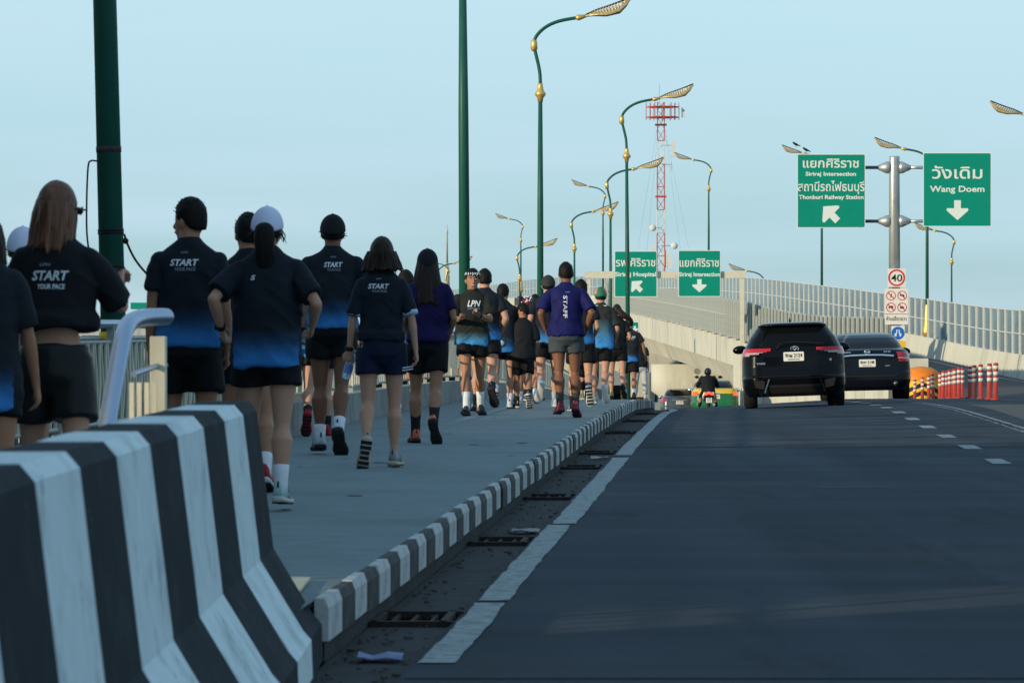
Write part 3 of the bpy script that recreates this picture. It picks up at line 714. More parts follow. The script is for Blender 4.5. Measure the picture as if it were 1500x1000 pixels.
L1 = lamp(-2.775, 27.0, 9.2, 1, .185, 'thick dark green lamp pole at far left with a cable tied round it', GRP_L, zmain(27) + .1, lean=R(-1.47))
lamp(-.73, 60, 9.2, 1, .185, 'plain green lamp pole behind the smiling man, its top out of view', GRP_L, zmain(60), lean=R(-.35))
lamp(.69, 93.6, 9.23, 1, .17, 'tall green lamp whose gold head is cut by the top edge', GRP_L, zmain(93.6))
lamp(3.82, 126, 9.17, 1, .16, 'green lamp standing before the hospital sign, gold leaf head over the mast', GRP_L, zmain(126), lean=R(-.4))
lamp(4.08, 159, 8.25, 1, .15, 'green lamp at the hospital sign\'s left edge, lower gold leaf head', GRP_L, zmain(159))
lamp(3.12, 192, 7.5, 1, .15, 'green lamp above the purple shirted man with gold head facing right', GRP_L, zmain(192))
lamp(.45, 225, 6.45, 1, .14, 'distant green lamp with gold head crossing the tall centre pole', GRP_L, zmain(225))
lamp(-4.9, 262, 6.1, 1, .14, 'most distant left lamp, small head just right of the smiling man', GRP_L, zmain(262))
lamp(18.45, 130.5, 8.9, -1, .16, 'lamp head alone reaching in from the right edge', GRP_R, .4)
lamp(17.35, 160.5, 9.15, -1, .15, 'green lamp rising behind the right hand road sign', GRP_R, .85, sleeve=.85)
lamp(17.1, 212, 11.3, -1, .15, 'green lamp behind the left hand road sign with two birds on its head', GRP_R, 2.2)
lamp(12.55, 245, 12.4, -1, .15, 'green lamp right of the mast, its head facing the mast', GRP_R, 2.9)
lamp(6.35, 268, 11.55, -1, .15, 'green lamp left of the mast with its head facing left', GRP_R, 3.3)
lamp(.76, 330, 11.05, -1, .15, 'far green lamp over the smiling group with gold sleeve below', GRP_R, 3.9, sleeve=4.3)
lamp(26.1, 228, 7.45, -1, .15, 'green lamp outside the ramp, head hidden behind the right hand sign', GRP_R, -4)
lamp(16.7, 257, 5.5, -1, .15, 'low lamp head just above the gantry\'s right corner', GRP_R, -4)
lamp(-6.0, 350, 7.6, -1, .14, 'faint distant lamp between the long haired woman and smiling man', GRP_R, -4)
# cable on the first pole, strap, joint band
INV = Matrix.Rotation(R(1.47), 3, 'Y')
def LP_(p): return INV @ (p - L1.location)
mb = MB()
c1 = [P(146, 237, 26.9), P(141, 236, 26.9), P(133, 236, 26.9), P(129, 246, 26.9), P(127, 300, 26.9), P(128, 350, 26.9), P(136, 380, 26.9), P(160, 400, 26.9)]
mb.smooth = True; mb.tube(catmull([LP_(p) for p in c1], 4), .007, 6); mb.build('cable', M_blk, L1)
mb = MB(); mb.smooth = True
c2 = [P(182, 343, 26.8), P(187, 358, 26.8), P(198, 380, 26.9), P(214, 400, 27.0), P(232, 418, 27.1), P(240, 440, 27.2), P(238, 470, 27.3)]
mb.tube(catmull([LP_(p) for p in c2], 4), .008, 6)
mb.ball(LP_(P(184, 353, 26.8)), .022, 8, 6); mb.build('cable', M_blk, L1)
for py_, rr_ in ((337, .0925), (341, .0925)):
    zz = P(0, py_, 27).z - L1.location.z
    mb = MB(); mb.smooth = True; mb.tube([(0, 0, zz - .01), (0, 0, zz + .008)], rr_, 16); mb.build('strap', M_blk, L1)
mb = MB(); mb.smooth = True; zz = P(0, 219, 27).z - L1.location.z; mb.tube([(0, 0, zz - .02), (0, 0, zz + .02)], .0895, 16); mb.build('joint_band', mat('brown band', (.05, .04, .035), .8, var=.5, vscale=30), L1)
mb = MB(); mb.smooth = True; zz = P(0, 496, 27).z - L1.location.z; mb.tube([(0, 0, zz - .05), (0, 0, zz + .05)], .100, 16); mb.build('yellow_band', M_yel, L1)
# birds on a lamp
for (px, py, lb) in ((1166, 212, 'small dark bird perched on the lamp head, the left one of two'), (1181, 220, 'small dark bird perched lower on the same lamp arm')):
    r = empty('bird', P(px, py, 211.9)); tag(r, lb, 'bird', 'birds on the lamp behind the left road sign')
    mb = MB(); mb.smooth = True; mb.tube([(.26, 0, -.10), (.14, 0, -.04), (.02, 0, .0), (-.10, 0, .07), (-.16, 0, .12), (-.2, 0, .13)], [.012, .035, .07, .06, .045, .01], 8); mb.tube([(.0, 0, -.02), (.0, 0, -.14)], .012, 4)
    mb.build('bird_body', M_blk, r)
# ------------------------------------------------------------------ lettering
def text_obj(s_, size, name, m, parent, loc, rot=(R(90), 0, 0), bold=0.0, shear=0.0, xs=1.0, align='CENTER', thick=0.0, split_=True, space=1.0):
    c = bpy.data.curves.new('t', 'FONT'); c.body = s_; c.size = size; c.align_x = align; c.offset = bold * size; c.shear = shear
    c.extrude = thick; c.resolution_u = 3; c.space_character = space
    o = bpy.data.objects.new('t', c); COL.objects.link(o)
    dg = bpy.context.evaluated_depsgraph_get(); me = bpy.data.meshes.new_from_object(o.evaluated_get(dg))
    bpy.data.objects.remove(o); bpy.data.curves.remove(c)
    for v in me.vertices: v.co.x *= xs
    me.materials.clear(); me.materials.append(m)
    ob = bpy.data.objects.new(name, me); COL.objects.link(ob); ob.parent = parent; ob.location = loc; ob.rotation_euler = rot
    return ob

def fit_text(s_, w, h, name, m, parent, loc, **k):
    """centred lettering scaled to width w; h = capital height"""
    ob = text_obj(s_, h / 0.7, name, m, parent, loc, **k)
    xs_ = [v.co.x for v in ob.data.vertices]
    if xs_:
        cw = max(xs_) - min(xs_); cxm = (max(xs_) + min(xs_)) / 2
        for v in ob.data.vertices: v.co.x = (v.co.x - cxm) * w / cw
    return ob

def round_rect(w, h, r, n=4):
    pts = []
    for cx, cz, a0 in ((w / 2 - r, h / 2 - r, 0), (-w / 2 + r, h / 2 - r, 90), (-w / 2 + r, -h / 2 + r, 180), (w / 2 - r, -h / 2 + r, 270)):
        for i in range(n + 1):
            a = R(a0 + 90 * i / n); pts.append((cx + r * math.cos(a), cz + r * math.sin(a)))
    return pts
def plate(name, pts2, y, th, m, parent):
    mb = MB(); mb.prism([(x, y, z) for x, z in pts2], (0, th, 0)); return mb.build(name, m, parent)

def arrow_pts(L=1.0):
    # broad arrow pointing down, unit height, from photo
    return [(-.17, .5), (.17, .5), (.17, .1), (.52, .1), (.56, .02), (.5, -.06), (.0, -.5), (-.5, -.06), (-.56, .02), (-.52, .1), (-.17, .1)]
def rot2(p, a): c_, s_ = math.cos(a), math.sin(a); return (p[0] * c_ - p[1] * s_, p[0] * s_ + p[1] * c_)

def road_sign(cx, cz, d, w, h, lines, arrow_c, arrow_s, arrow_rot, label, shape=None):
    r = empty('road_sign', (cx, d, cz)); tag(r, label, 'road sign', 'green direction signs over the road')
    plate('border', round_rect(w, h, .03), .006, .03, M_signw, r)
    plate('panel', round_rect(w - .05, h - .05, .03), 0.0, .01, M_sign, r)
    for (s_, wz, hz, x, z, bold) in lines:
        fit_text(s_, wz, hz, 'lettering', M_signw, r, (x, -.006, z), bold=bold)
    pts_ = [rot2((x * arrow_s, z * arrow_s), arrow_rot) for x, z in arrow_pts()]
    plate('arrow', [(x + arrow_c[0], z + arrow_c[1]) for x, z in pts_], -.006, .005, M_signw, r)
    for x in (-w / 4, w / 4):
        mb = MB(); mb.box((x, .075, 0), (.06, .05, h * .96)); mb.build('back_rail', M_galv, r)
    return r
SD = 122.0; SS = FPX / SD      # 46.1 px per metre
def sx(px): return (px - 750) / SS
def sz(py): return CAMZ + (481 - py) / SS
def road_sign_px(x0, x1, y0, y1, d, lines, arrow, rot, label):
    s_ = FPX / d; cx = (x0 + x1) / 2; cy = (y0 + y1) / 2
    ln = [(t_, (b - a) / s_, hh / s_, ((a + b) / 2 - cx) / s_, (cy - base) / s_, bold) for (t_, a, b, base, hh, bold) in lines]
    road_sign((cx - 750) / s_, CAMZ + (481 - cy) / s_, d, (x1 - x0) / s_, (y1 - y0) / s_, ln, ((arrow[0] - cx) / s_, (cy - arrow[1]) / s_), arrow[2] / s_, rot, label)
road_sign_px(1167.5, 1267.5, 225.5, 334, SD - .45, [
    ('แยกศิริราช', 1176, 1258, 245.5, 12.5, .016), ('Siriraj Intersection', 1180, 1254, 257.5, 5.6, .03),
    ('สถานีรถไฟธนบุรี', 1168.6, 1266.4, 279.8, 12.5, .012), ('Thonburi Railway Station', 1170, 1265, 291.5, 5.6, .03)],
    (1216.5, 313, 30), R(-135), 'green road sign with two Thai lines, Thonburi Railway Station and slanting arrow')
road_sign_px(1352, 1452, 223.5, 332, SD - .45, [
    ('วังเดิม', 1365, 1439, 261.5, 16.5, .014), ('Wang Doem', 1362, 1442, 281, 8.6, .022)],
    (1402.5, 308, 29), 0, 'green road sign reading Wang Doem with an arrow pointing down')
GD = 148.0
road_sign_px(900, 962.5, 367.5, 435, GD - .25, [
    ('รพ.ศิริราช', 902, 960, 390, 11.5, .012), ('Siriraj Hospital', 901, 961, 404.5, 6, .03)],
    (932.5, 419, 20), R(-135), 'green hospital sign on the gantry, partly hidden by two lamp poles')
road_sign_px(993.5, 1055.5, 366.5, 434.5, GD - .25, [
    ('แยกศิริราช', 995.5, 1053, 390.5, 11.5, .012), ('Siriraj Intersection', 994.5, 1054.5, 404.5, 5.8, .03)],
    (1024.5, 418.5, 19), 0, 'green sign on the gantry with an arrow pointing straight down')
# another small green sign beyond the runners
road_sign_px(920, 935.5, 471, 494, 170, [], (930, 482, 9), 0, 'small green sign low behind the last runners')

# mast carrying the two nearest signs
mst = empty('sign_mast', (sx(1310), SD, zramp(118) - .2)); tag(mst, 'galvanised round mast at the ramp nose holding two green road signs', 'sign mast')
def ML(x, z, y=0.0): return (sx(x) - mst.location.x, y, sz(z) - mst.location.z)
mb = MB(); mb.smooth = True; mb.tube([ML(1310.5, 620), ML(1310, 232), ML(1310, 229)], [.20, .168, .165], 24); mb.build('mast_tube', M_galv, mst)
for py in (245.5, 324):
    for sg in (-1, 1):
        a = 1310 + sg * 7; b_ = 1310 + sg * 22
        mb = MB(); mb.smooth = True; mb.tube([ML(a - 0 * sg, py), ML(a + sg * 5, py), ML(b_ + sg * 2, py)], [(.19, .16), (.19, .15), (.065, .06)], 12, ref=(0, 0, 1)); mb.build('socket', M_galv, mst)
        mb = MB(); mb.smooth = True; mb.tube([ML(b_, py), ML(1310 + sg * 45, py)], .055, 10); mb.build('bracket_arm', mat('dark bracket', (.09, .12, .15), .5, metal=.4) if sg < 0 else M_galv, mst)
        mb = MB(); mb.box(ML(1310 + sg * 48.5, py, -.25), (.12, .25, .16)); mb.build('clamp', M_galv, mst)
        for dz in (-8.5, 8.5):
            mb = MB(); mb.tube([ML(a, py + dz), ML(b_, py + dz * .45)], .012, 5); mb.build('gusset', M_galv, mst)
mb = MB(); mb.tube([ML(1310, 228.5), ML(1310, 223)], .012, 5)
# small plates on the mast
sg_ = empty('speed_sign', (sx(1312), SD - .30, sz(407))); tag(sg_, 'square white sign with red ring and black 40 on the mast', 'speed sign')
def disc(name, x, z, r0, y, th, m, parent, n=28, inner=None):
    mb = MB()
    if inner is None: mb.prism([(x + r0 * math.cos(2 * math.pi * i / n), y, z + r0 * math.sin(2 * math.pi * i / n)) for i in range(n)], (0, th, 0))
    else:
        A = [(x + r0 * math.cos(2 * math.pi * i / n), y, z + r0 * math.sin(2 * math.pi * i / n)) for i in range(n)]
        B = [(x + inner * math.cos(2 * math.pi * i / n), y, z + inner * math.sin(2 * math.pi * i / n)) for i in range(n)]
        for i in range(n):
            j = (i + 1) % n; mb.add([A[i], A[j], B[j], B[i]], [(0, 1, 2, 3)])
    return mb.build(name, m, parent)
plate('sign_plate', round_rect(26.5 / SS, 27 / SS, .03), 0, .01, M_signp, sg_)
disc('red_ring', 0, 0, 12.4 / SS, -.005, 0, M_red, sg_, inner=9.9 / SS)
fit_text('40', 16.5 / SS, 10.2 / SS, 'lettering', M_blk, sg_, (0, -.006, -5.2 / SS), bold=.012)
pg = empty('prohibition_sign', (sx(1311.7), SD - .30, sz(449))); tag(pg, 'white sign with four red crossed-out vehicle pictograms and black Thai writing', 'prohibition sign')
plate('sign_plate', round_rect(34 / SS, 52.5 / SS, .03), 0, .01, M_signp, pg)
plate('divider', [(-17 / SS, -11.2 / SS), (17 / SS, -11.2 / SS), (17 / SS, -10.6 / SS), (-17 / SS, -10.6 / SS)], -.004, .003, M_blk, pg)
for i, (x, z) in enumerate(((-8, 16), (8.3, 16), (-8, -1.2), (8.3, -1.2))):
    x /= SS; z /= SS
    disc('red_ring', x, z, 7.0 / SS, -.005, 0, M_red, pg, inner=5.9 / SS, n=24)
    mb = MB(); q = 4.8 / SS
    mb.prism([(x - q + .01, -.008, z + q + .01), (x - q - .01, -.008, z + q - .01), (x + q - .01, -.008, z - q - .01), (x + q + .01, -.008, z - q + .01)], (0, .002, 0)); mb.build('red_bar', M_red, pg)
    mb = MB()
    if i == 0: mb.prism([(x - .02, -.004, z - .07), (x + .0, -.004, z - .075), (x + .03, -.004, z + .05), (x + .01, -.004, z + .07), (x - .01, -.004, z + .03)], (0, .002, 0))
    elif i == 1: mb.box((x - .01, -.003, z + .01), (.12, .002, .05)); mb.box((x + .055, -.003, z - .01), (.03, .002, .06))
    elif i == 2: mb.box((x, -.003, z + .005), (.15, .002, .035)); mb.box((x + .02, -.003, z + .035), (.07, .002, .03)); mb.box((x - .045, -.003, z - .025), (.03, .002, .03)); mb.box((x + .045, -.003, z - .025), (.03, .002, .03))
    else: mb.box((x - .015, -.003, z), (.09, .002, .08)); mb.box((x + .045, -.003, z - .01), (.03, .002, .05))
    mb.build('pictogram', M_blk, pg)
fit_text('ห้ามเลี้ยวขวา', 29 / SS, 5.5 / SS, 'lettering', M_blk, pg, (0, -.006, -20.5 / SS), bold=.008)
ps = empty('passing_sign', (sx(1314), SD - .30, sz(487.8))); tag(ps, 'round blue sign with two white arrows splitting left and right', 'traffic sign')
plate('sign_plate', round_rect(19.6 / SS, 21.5 / SS, .02), 0, .01, M_signp, ps)
disc('blue_disc', 0, 0, 9.5 / SS, -.006, .004, M_blue, ps)
for sg in (-1, 1):
    pts_ = [(-.03, .10), (.03, .10), (.035, .0), (.075, -.035), (.11, -.005), (.115, -.125), (.0, -.115), (.03, -.08), (-.01, -.03)]
    pts_ = [((x * .62 + .035) * sg, z * .95 + .015) for x, z in pts_]
    if sg < 0: pts_ = pts_[::-1]
    plate('white_arrow', pts_, -.010, .003, M_signw, ps)
cb = empty('hazard_board', (sx(1319.5), SD - .28, sz(508))); tag(cb, 'yellow and black striped hazard board at the mast foot, beside the dark sedan', 'hazard board')
plate('board', [(-.21, -.5), (.13, -.5), (.13, .19), (-.21, .19)], 0, .012, M_yel, cb)
for k in range(3):
    z = .02 - k * .26
    plate('black_stripe', [(-.21, z + .16), (-.04, z + .0), (.13, z - .16), (.13, z - .29), (-.04, z - .13), (-.21, z + .03)], -.003, .002, M_blk, cb)

# gantry over the left lanes
gy = GD; gs = FPX / GD
ga = empty('sign_gantry', ((1087 - 750) / gs, gy, zmain(gy))); tag(ga, 'cream painted steel goalpost gantry carrying two green signs', 'sign gantry')
def GL(px, py): return ((px - 750) / gs - ga.location.x, 0, CAMZ + (481 - py) / gs - ga.location.z)
for px in (862, 1087):
    mb = MB(); a = GL(px, 398); mb.box((a[0], 0, (a[2] + .0) / 2), (.15, .15, a[2])); mb.build('column', M_cream, ga)
    for k in range(4):
        mb = MB(); mb.box((a[0] + (-.16 + k * .105), -.02, .55), (.05, .3, 1.0), top=.55); mb.build('base_fin', M_bwhite, ga)
a = GL(862, 402.5); b_ = GL(1087, 402.5)
mb = MB(); mb.box(((a[0] + b_[0]) / 2, 0, a[2]), (b_[0] - a[0] + .3, .22, .26)); mb.build('beam', M_cream, ga)
for px in (915, 948, 1008, 1041):
    mb = MB(); a = GL(px, 400); mb.box((a[0], -.14, a[2] - .1), (.07, .06, 1.5)); mb.build('hanger', M_galv, ga)

# ------------------------------------------------------------------ delineators and crash cushion
def delineator(dull=False):
    r = empty('delineator')
    m1 = M_delind if dull else M_delin
    mb = MB(); mb.smooth = True; mb.lathe((0, 0, 0), [(0, .10), (.03, .095), (.035, .052), (.74, .048), (.76, .054), (.79, .050), (.80, .02)], 12); mb.build('tube', m1, r)
    for z in (.40, .53, .66):
        mb = MB(); mb.smooth = True; mb.lathe((0, 0, 0), [(z, .0535), (z + .075, .0530)], 12); mb.build('reflective_band', M_refl if not dull else mat('dull band', (.28, .28, .28), .6), r)
    return r
dl = delineator(); dd = delineator(True)
items = [(1458, 68.5), (1449, 71.2), (1437, 74.5), (1427.5, 76.8), (1420.5, 80.5), (1409.5, 84.5), (1404.5, 84), (1399, 87), (1391, 90), (1386, 93), (1381, 92.5), (1377, 96), (1367, 98.5), (1360.5, 100.5), (1351, 103), (1340, 106), (1395, 90.2)]
items = [(a, b + 4) for a, b in items]
lbls = ['tallest, at the right end of the row', 'second from the right end', 'third from the right end', 'grey faded one fourth from the right end', 'fifth from the right end, beside the faded one', 'right one of the middle trio', 'middle one of the middle trio', 'left one of the middle trio',
        'thin one half hidden right of the paired bright ones', 'brighter one right of centre in the left cluster', 'short one squeezed in the left cluster', 'first of the left cluster, a little tall', 'right one of four before the orange crash cushion', 'second from right of four before the orange crash cushion', 'third from right of four before the orange crash cushion', 'leftmost, before the orange crash cushion by the sedan', 'short one just left of the middle trio']
first = True
for i, ((px, d), lb) in enumerate(zip(items, lbls)):
    x = (px - 750) * d / FPX; dull = 'faded' in lb and i == 3
    src_ = dd if dull else (dl if first else None)
    if dull: o = dd
    elif first: o = dl; first = False
    else: o = dup(dl)
    o.location = (x, d, zroad(x, d)); o.rotation_euler = (rnd.uniform(-.02, .02), rnd.uniform(-.03, .03), rnd.uniform(0, 3)); o.scale = (.92, .92, .88)
    tag(o, 'red and white delineator post, ' + lb, 'delineator', 'red delineator posts in a row')
cc = empty('crash_cushion', (12.35, 116, zroad(12.35, 116))); tag(cc, 'orange domed crash cushion with yellow and black chevron face', 'crash cushion')
mb = MB(); mb.smooth = True
def cring(z, r_): return [(r_ * math.cos(2 * math.pi * j / 24), r_ * math.sin(2 * math.pi * j / 24), z) for j in range(24)]
mb.loft([cring(0, .62), cring(.78, .60), cring(.92, .60), cring(1.06, .50), cring(1.16, .32), cring(1.2, .05)]); mb.build('drum', M_orange, cc)
mb = MB(); mb.smooth = True
mb.loft([[(.625 * math.cos(a), .625 * math.sin(a), z) for a in [math.pi * (1.08 + .84 * j / 14) for j in range(15)]] for z in (.05, .76)], cap=False, closed=False); mb.build('face', M_yel, cc)
for k in range(4):
    z = .66 - k * .24
    for sg in (-1, 1):
        mb = MB(); rows = []
        for j in range(7):
            a = math.pi * 1.5 + sg * math.pi * .40 * j / 6; zz = z - j * .055
            rows.append([(.632 * math.cos(a), .632 * math.sin(a), max(.05, min(.76, zz + .07))), (.632 * math.cos(a), .632 * math.sin(a), max(.05, min(.76, zz - .06)))])
        mb.loft(rows, cap=False, closed=False); mb.build('chevron', M_blk, cc)

# ------------------------------------------------------------------ cars
def lerp_sec(secs, z):
    if z <= secs[0][0]: return secs[0][1:]
    for a, b_ in zip(secs, secs[1:]):
        if z <= b_[0]:
            t = (z - a[0]) / (b_[0] - a[0]); return tuple(p + (q - p) * t for p, q in zip(a[1:], b_[1:]))
    return secs[-1][1:]
def outline(w, yr, yf, rc, bow):
    """plan outline, rear edge first; returns (x, y, tag) where tag 0 rear, 1 side, 2 front"""
    pts = []
    rx = min(rc, w * .6); ry = min(rc * 1.3, (yf - yr) * .25); n = 18
    yb = yr + bow
    for i in range(n + 1):
        x = -(w - rx) + 2 * (w - rx) * i / n; pts.append((x, yr + bow * (abs(x) / w) ** 2, 0))
    y0 = yr + bow * ((w - rx) / w) ** 2
    for i in range(1, 9):
        a = R(90 * i / 8); pts.append((w - rx + rx * math.sin(a), y0 + ry * (1 - math.cos(a)), 0 if i < 5 else 1))
    for i in range(1, 30):
        t = i / 30; pts.append((w - .0 * t, y0 + ry + (yf - ry - y0 - ry) * t, 1))
    for i in range(1, 9):
        a = R(90 * i / 8); pts.append((w - rx + rx * math.cos(a), yf - ry + ry * math.sin(a), 2))
    for i in range(1, 9):
        x = (w - rx) * (1 - i / 8 * 2); pts.append((x, yf + .05 * (1 - (x / w) ** 2), 2))
    for i in range(1, 9):
        a = R(90 * (8 - i) / 8); pts.append((-(w - rx) - rx * math.cos(a), yf - ry + ry * math.sin(a), 2))
    for i in range(1, 30):
        t = 1 - i / 30; pts.append((-w, y0 + ry + (yf - ry - y0 - ry) * t, 1))
    for i in range(1, 9):
        a = R(90 * (8 - i) / 8); pts.append((-(w - rx) - rx * math.sin(a), y0 + ry * (1 - math.cos(a)), 0 if i > 3 else 1))
    return pts
def car(secs, regions, M_body, root, wheels, bow=.09, dz=.025):
    """secs: (z, halfwidth, y_rear, y_front, corner); regions: list of (name, material, test(x,y,z,tag), offset)"""
    zs = []; z = secs[0][0]
    while z < secs[-1][0]: zs.append(z); z += dz
    for s_ in secs: zs.append(s_[0])
    zs = sorted(set(round(q, 4) for q in zs))
    rings = []; tags = None
    for z in zs:
        w, yr, yf, rc = lerp_sec(secs, z); o = outline(w, yr, yf, rc, bow); tags = [p[2] for p in o]; rings.append([Vector((p[0], p[1], z)) for p in o])
    n = len(rings[0]); faces = []
    for i in range(len(rings) - 1):
        for j in range(n): faces.append((i, j, (j + 1) % n))
    buckets = {None: []}
    for (i, j, k) in faces:
        c = (rings[i][j] + rings[i][k] + rings[i + 1][j] + rings[i + 1][k]) / 4; nm = None
        # wheel openings
        skip = False
        for (wy, wr) in wheels:
            if tags[j] == 1 and (c.y - wy) ** 2 + (c.z - wr) ** 2 < (wr + .06) ** 2: skip = True
        if skip: continue
        for ri, (rn, rm, tst, off) in enumerate(regions):
            if tst(c.x, c.y, c.z, tags[j]): nm = ri; break
        buckets.setdefault(nm, []).append((i, j, k))
    for nm, fl_ in buckets.items():
        if not fl_: continue
        # split pieces by side so each lamp is its own part
        groups = {}
        for f in fl_:
            key = 0
            if nm is not None and regions[nm][0] in ('tail_lamp', 'side_window', 'reflector', 'reversing_lamp'):
                key = 1 if rings[f[0]][f[1]].x > 0 else -1
            groups.setdefault(key, []).append(f)
        for key, ff in groups.items():
            mb = MB(); mb.smooth = True; idx = {}
            vv = []; fo = []
            for (i, j, k) in ff:
                q = []
                for (a, b_) in ((i, j), (i, k), (i + 1, k), (i + 1, j)):
                    if (a, b_) not in idx:
                        idx[(a, b_)] = len(vv); p = rings[a][b_].copy()
                        if nm is not None:
                            off = regions[nm][3]
                            p.x *= (1 + off / max(abs(p.x), .3)); p.y += -off if tags[b_] == 0 else (off if tags[b_] == 2 else 0)
                        vv.append(p)
                    q.append(idx[(a, b_)])
                fo.append(q)
            if nm is None:
                fo.append([idx[(len(rings) - 1, j)] for j in range(n)] if all((len(rings) - 1, j) in idx for j in range(n)) else [0, 1, 2])
            mb.add(vv, fo)
            mb.build('body' if nm is None else regions[nm][0], M_body if nm is None else regions[nm][1], root)
    # underbody
    w, yr, yf, rc = lerp_sec(secs, secs[0][0])
    mb = MB(); mb.box((0, (yr + yf) / 2, secs[0][0] + .12), (2 * w - .12, yf - yr - .3, .2)); mb.build('underbody', M_trim, root)
    # wheel liners and wheels
    wt = lerp_sec(secs, .45)[0]
    for (wy, wr) in wheels:
        for sg in (-1, 1):
            r_ = root
            mb = MB(); mb.smooth = True; x0 = sg * (wt - .235); x1 = sg * (wt - .015)
            mb.tube([(x0, wy, wr), (x0 + sg * .02, wy, wr), (x1 - sg * .02, wy, wr), (x1, wy, wr)], [wr - .03, wr, wr, wr - .04], 24); t_ = mb.build('tyre', M_rubber, r_)
            mb = MB(); mb.smooth = True; mb.tube([(x1 - sg * .01, wy, wr), (x1 + sg * .006, wy, wr)], [wr * .66, wr * .6], 20); mb.build('rim', M_rim, t_)
    mb = MB(); mb.box((0, (yr + yf) / 2, .62), (2 * wt - .5, yf - yr - .8, .5)); mb.build('inner_floor', M_trim, root)

def mirror(root, x, y, z, sg, m, s_=1.0):
    mb = MB(); mb.smooth = True; mb.ball((x + sg * .12, y, z), (.125 * s_, .07, .075 * s_), 14, 8, Matrix.Rotation(sg * .12, 3, 'Y')); o = mb.build('mirror', m, root)
    mb = MB(); mb.tube([(x - sg * .05, y + .02, z - .03), (x + sg * .06, y + .01, z - .03)], .02, 6); mb.build('mirror_stalk', M_trim, o)
def carplate(root, z, y, l1, l2):
    o = plate('number_plate', round_rect(.345, .155, .015), y, .012, M_plate, root)
    for c_ in [v for v in o.data.vertices]: c_.co.z += z
    fit_text(l1, .29, .062, 'lettering', M_plate2, o, (0, y - .004, z - .012), bold=.02)
    fit_text(l2, .20, .022, 'lettering', M_plate2, o, (0, y - .004, z - .058), bold=.01)
    return o
def ring_emblem(root, x, y, z, parts, m):
    mb = MB(); mb.smooth = True
    for (cx, cz, rx, rz_, t_) in parts:
        mb.tube([(x + cx + rx * math.cos(2 * math.pi * i / 20), y, z + cz + rz_ * math.sin(2 * math.pi * i / 20)) for i in range(21)], t_, 5, cap=False)
    return mb.build('emblem', m, root)
M_pblack = mat('black car paint', (0.0025, 0.003, 0.0045), 0.2, var=0.03, coat=0.06, spec=0.14)
M_pblue = mat('dark navy car paint', (0.004, 0.006, 0.011), 0.2, var=0.03, coat=0.06, spec=0.16)
M_psil = mat('grey car paint', (0.07, 0.085, 0.10), 0.3, metal=.4, coat=.8)

# black hatchback
hx, hy = 4.80, 65.0
hb = empty('parked_car', (hx, hy, zroad(hx, hy + .8) + .0)); hb.name = 'hatchback_car'; hb.rotation_euler = (R(-.7), -.035, -.055); tag(hb, 'black hatchback car with long red tail lamps, seen from behind on the crest', 'car', 'cars on the bridge road')
secsH = [(.20, .78, .14, 4.0, .22), (.26, .83, .05, 4.07, .26), (.36, .862, .0, 4.1, .28), (.52, .868, -.02, 4.1, .28), (.56, .866, .03, 4.1, .28), (.72, .866, .07, 4.08, .28), (.88, .86, .08, 4.0, .28), (.96, .85, .10, 3.9, .28), (1.02, .825, .13, 3.2, .27), (1.06, .80, .16, 2.95, .26), (1.2, .735, .27, 2.7, .24), (1.32, .645, .37, 2.45, .22), (1.395, .59, .42, 2.3, .2), (1.405, .585, .30, 2.28, .2), (1.44, .545, .34, 2.15, .2), (1.465, .46, .55, 2.0, .2), (1.475, .30, .9, 1.8, .2)]
def hwin(x, y, z, t): return t == 0 and 1.045 < z < 1.385 and abs(x) < .69 - (z - 1.045) * .50
def tailH(x, y, z, t): return t in (0, 1) and y < .55 and .895 + max(0, .80 - abs(x)) * .20 < z < 1.035 and abs(x) > .40 and not hwin(x, y, z, t)
def clearH(x, y, z, t): return tailH(x, y, z, t) and z < .965 and abs(x) > .46 and abs(x) < .80
regsH = [('rear_window', M_glass, hwin, .003), ('reversing_lamp', M_clear, clearH, .012), ('tail_lamp', M_tail, tailH, .012),
         ('side_window', M_glass, lambda x, y, z, t: t == 1 and 1.03 < z < 1.36 and y > .75, .002), ('windscreen', M_glass, lambda x, y, z, t: t == 2 and 1.05 < z < 1.40, .002),
         ('rear_diffuser', M_trim, lambda x, y, z, t: t == 0 and z < .40 and abs(x) < .52, .004),
         ('reflector', mat('dim red reflector', (.22, .01, .015), .3), lambda x, y, z, t: t == 0 and .40 < z < .47 and .53 < abs(x) < .66, .01)]
car(secsH, regsH, M_pblack, hb, [(.78, .31), (3.33, .31)])
mirror(hb, -.78, 2.25, 1.03, -1, M_pblack); mirror(hb, .78, 2.25, 1.03, 1, M_pblack)
carplate(hb, .875, .055, '9กผ 2124', 'กรุงเทพมหานคร')
ring_emblem(hb, .02, .115, 1.005, [(0, 0, .068, .044, .006), (0, .012, .045, .018, .005), (0, 0, .018, .042, .005)], M_chrome)
fit_text('YARIS', .15, .03, 'badge', M_chrome, hb, (-.56, .078, .755), bold=.02); fit_text('G', .035, .035, 'badge', M_chrome, hb, (.62, .085, .79), bold=.02)
mb = MB(); mb.tube(catmull([Vector((-.28, .1, 1.02)), Vector((-.24, .11, 1.08)), Vector((-.1, .15, 1.115)), Vector((.2, .16, 1.11)), Vector((.52, .15, 1.075))]), .012, 6); mb.build('rear_wiper', M_trim, hb)
mb = MB(); mb.smooth = True; mb.tube([(-.03, 1.0, 1.46), (-.03, .93, 1.54)], [.022, .008], 8); mb.build('antenna', M_trim, hb)
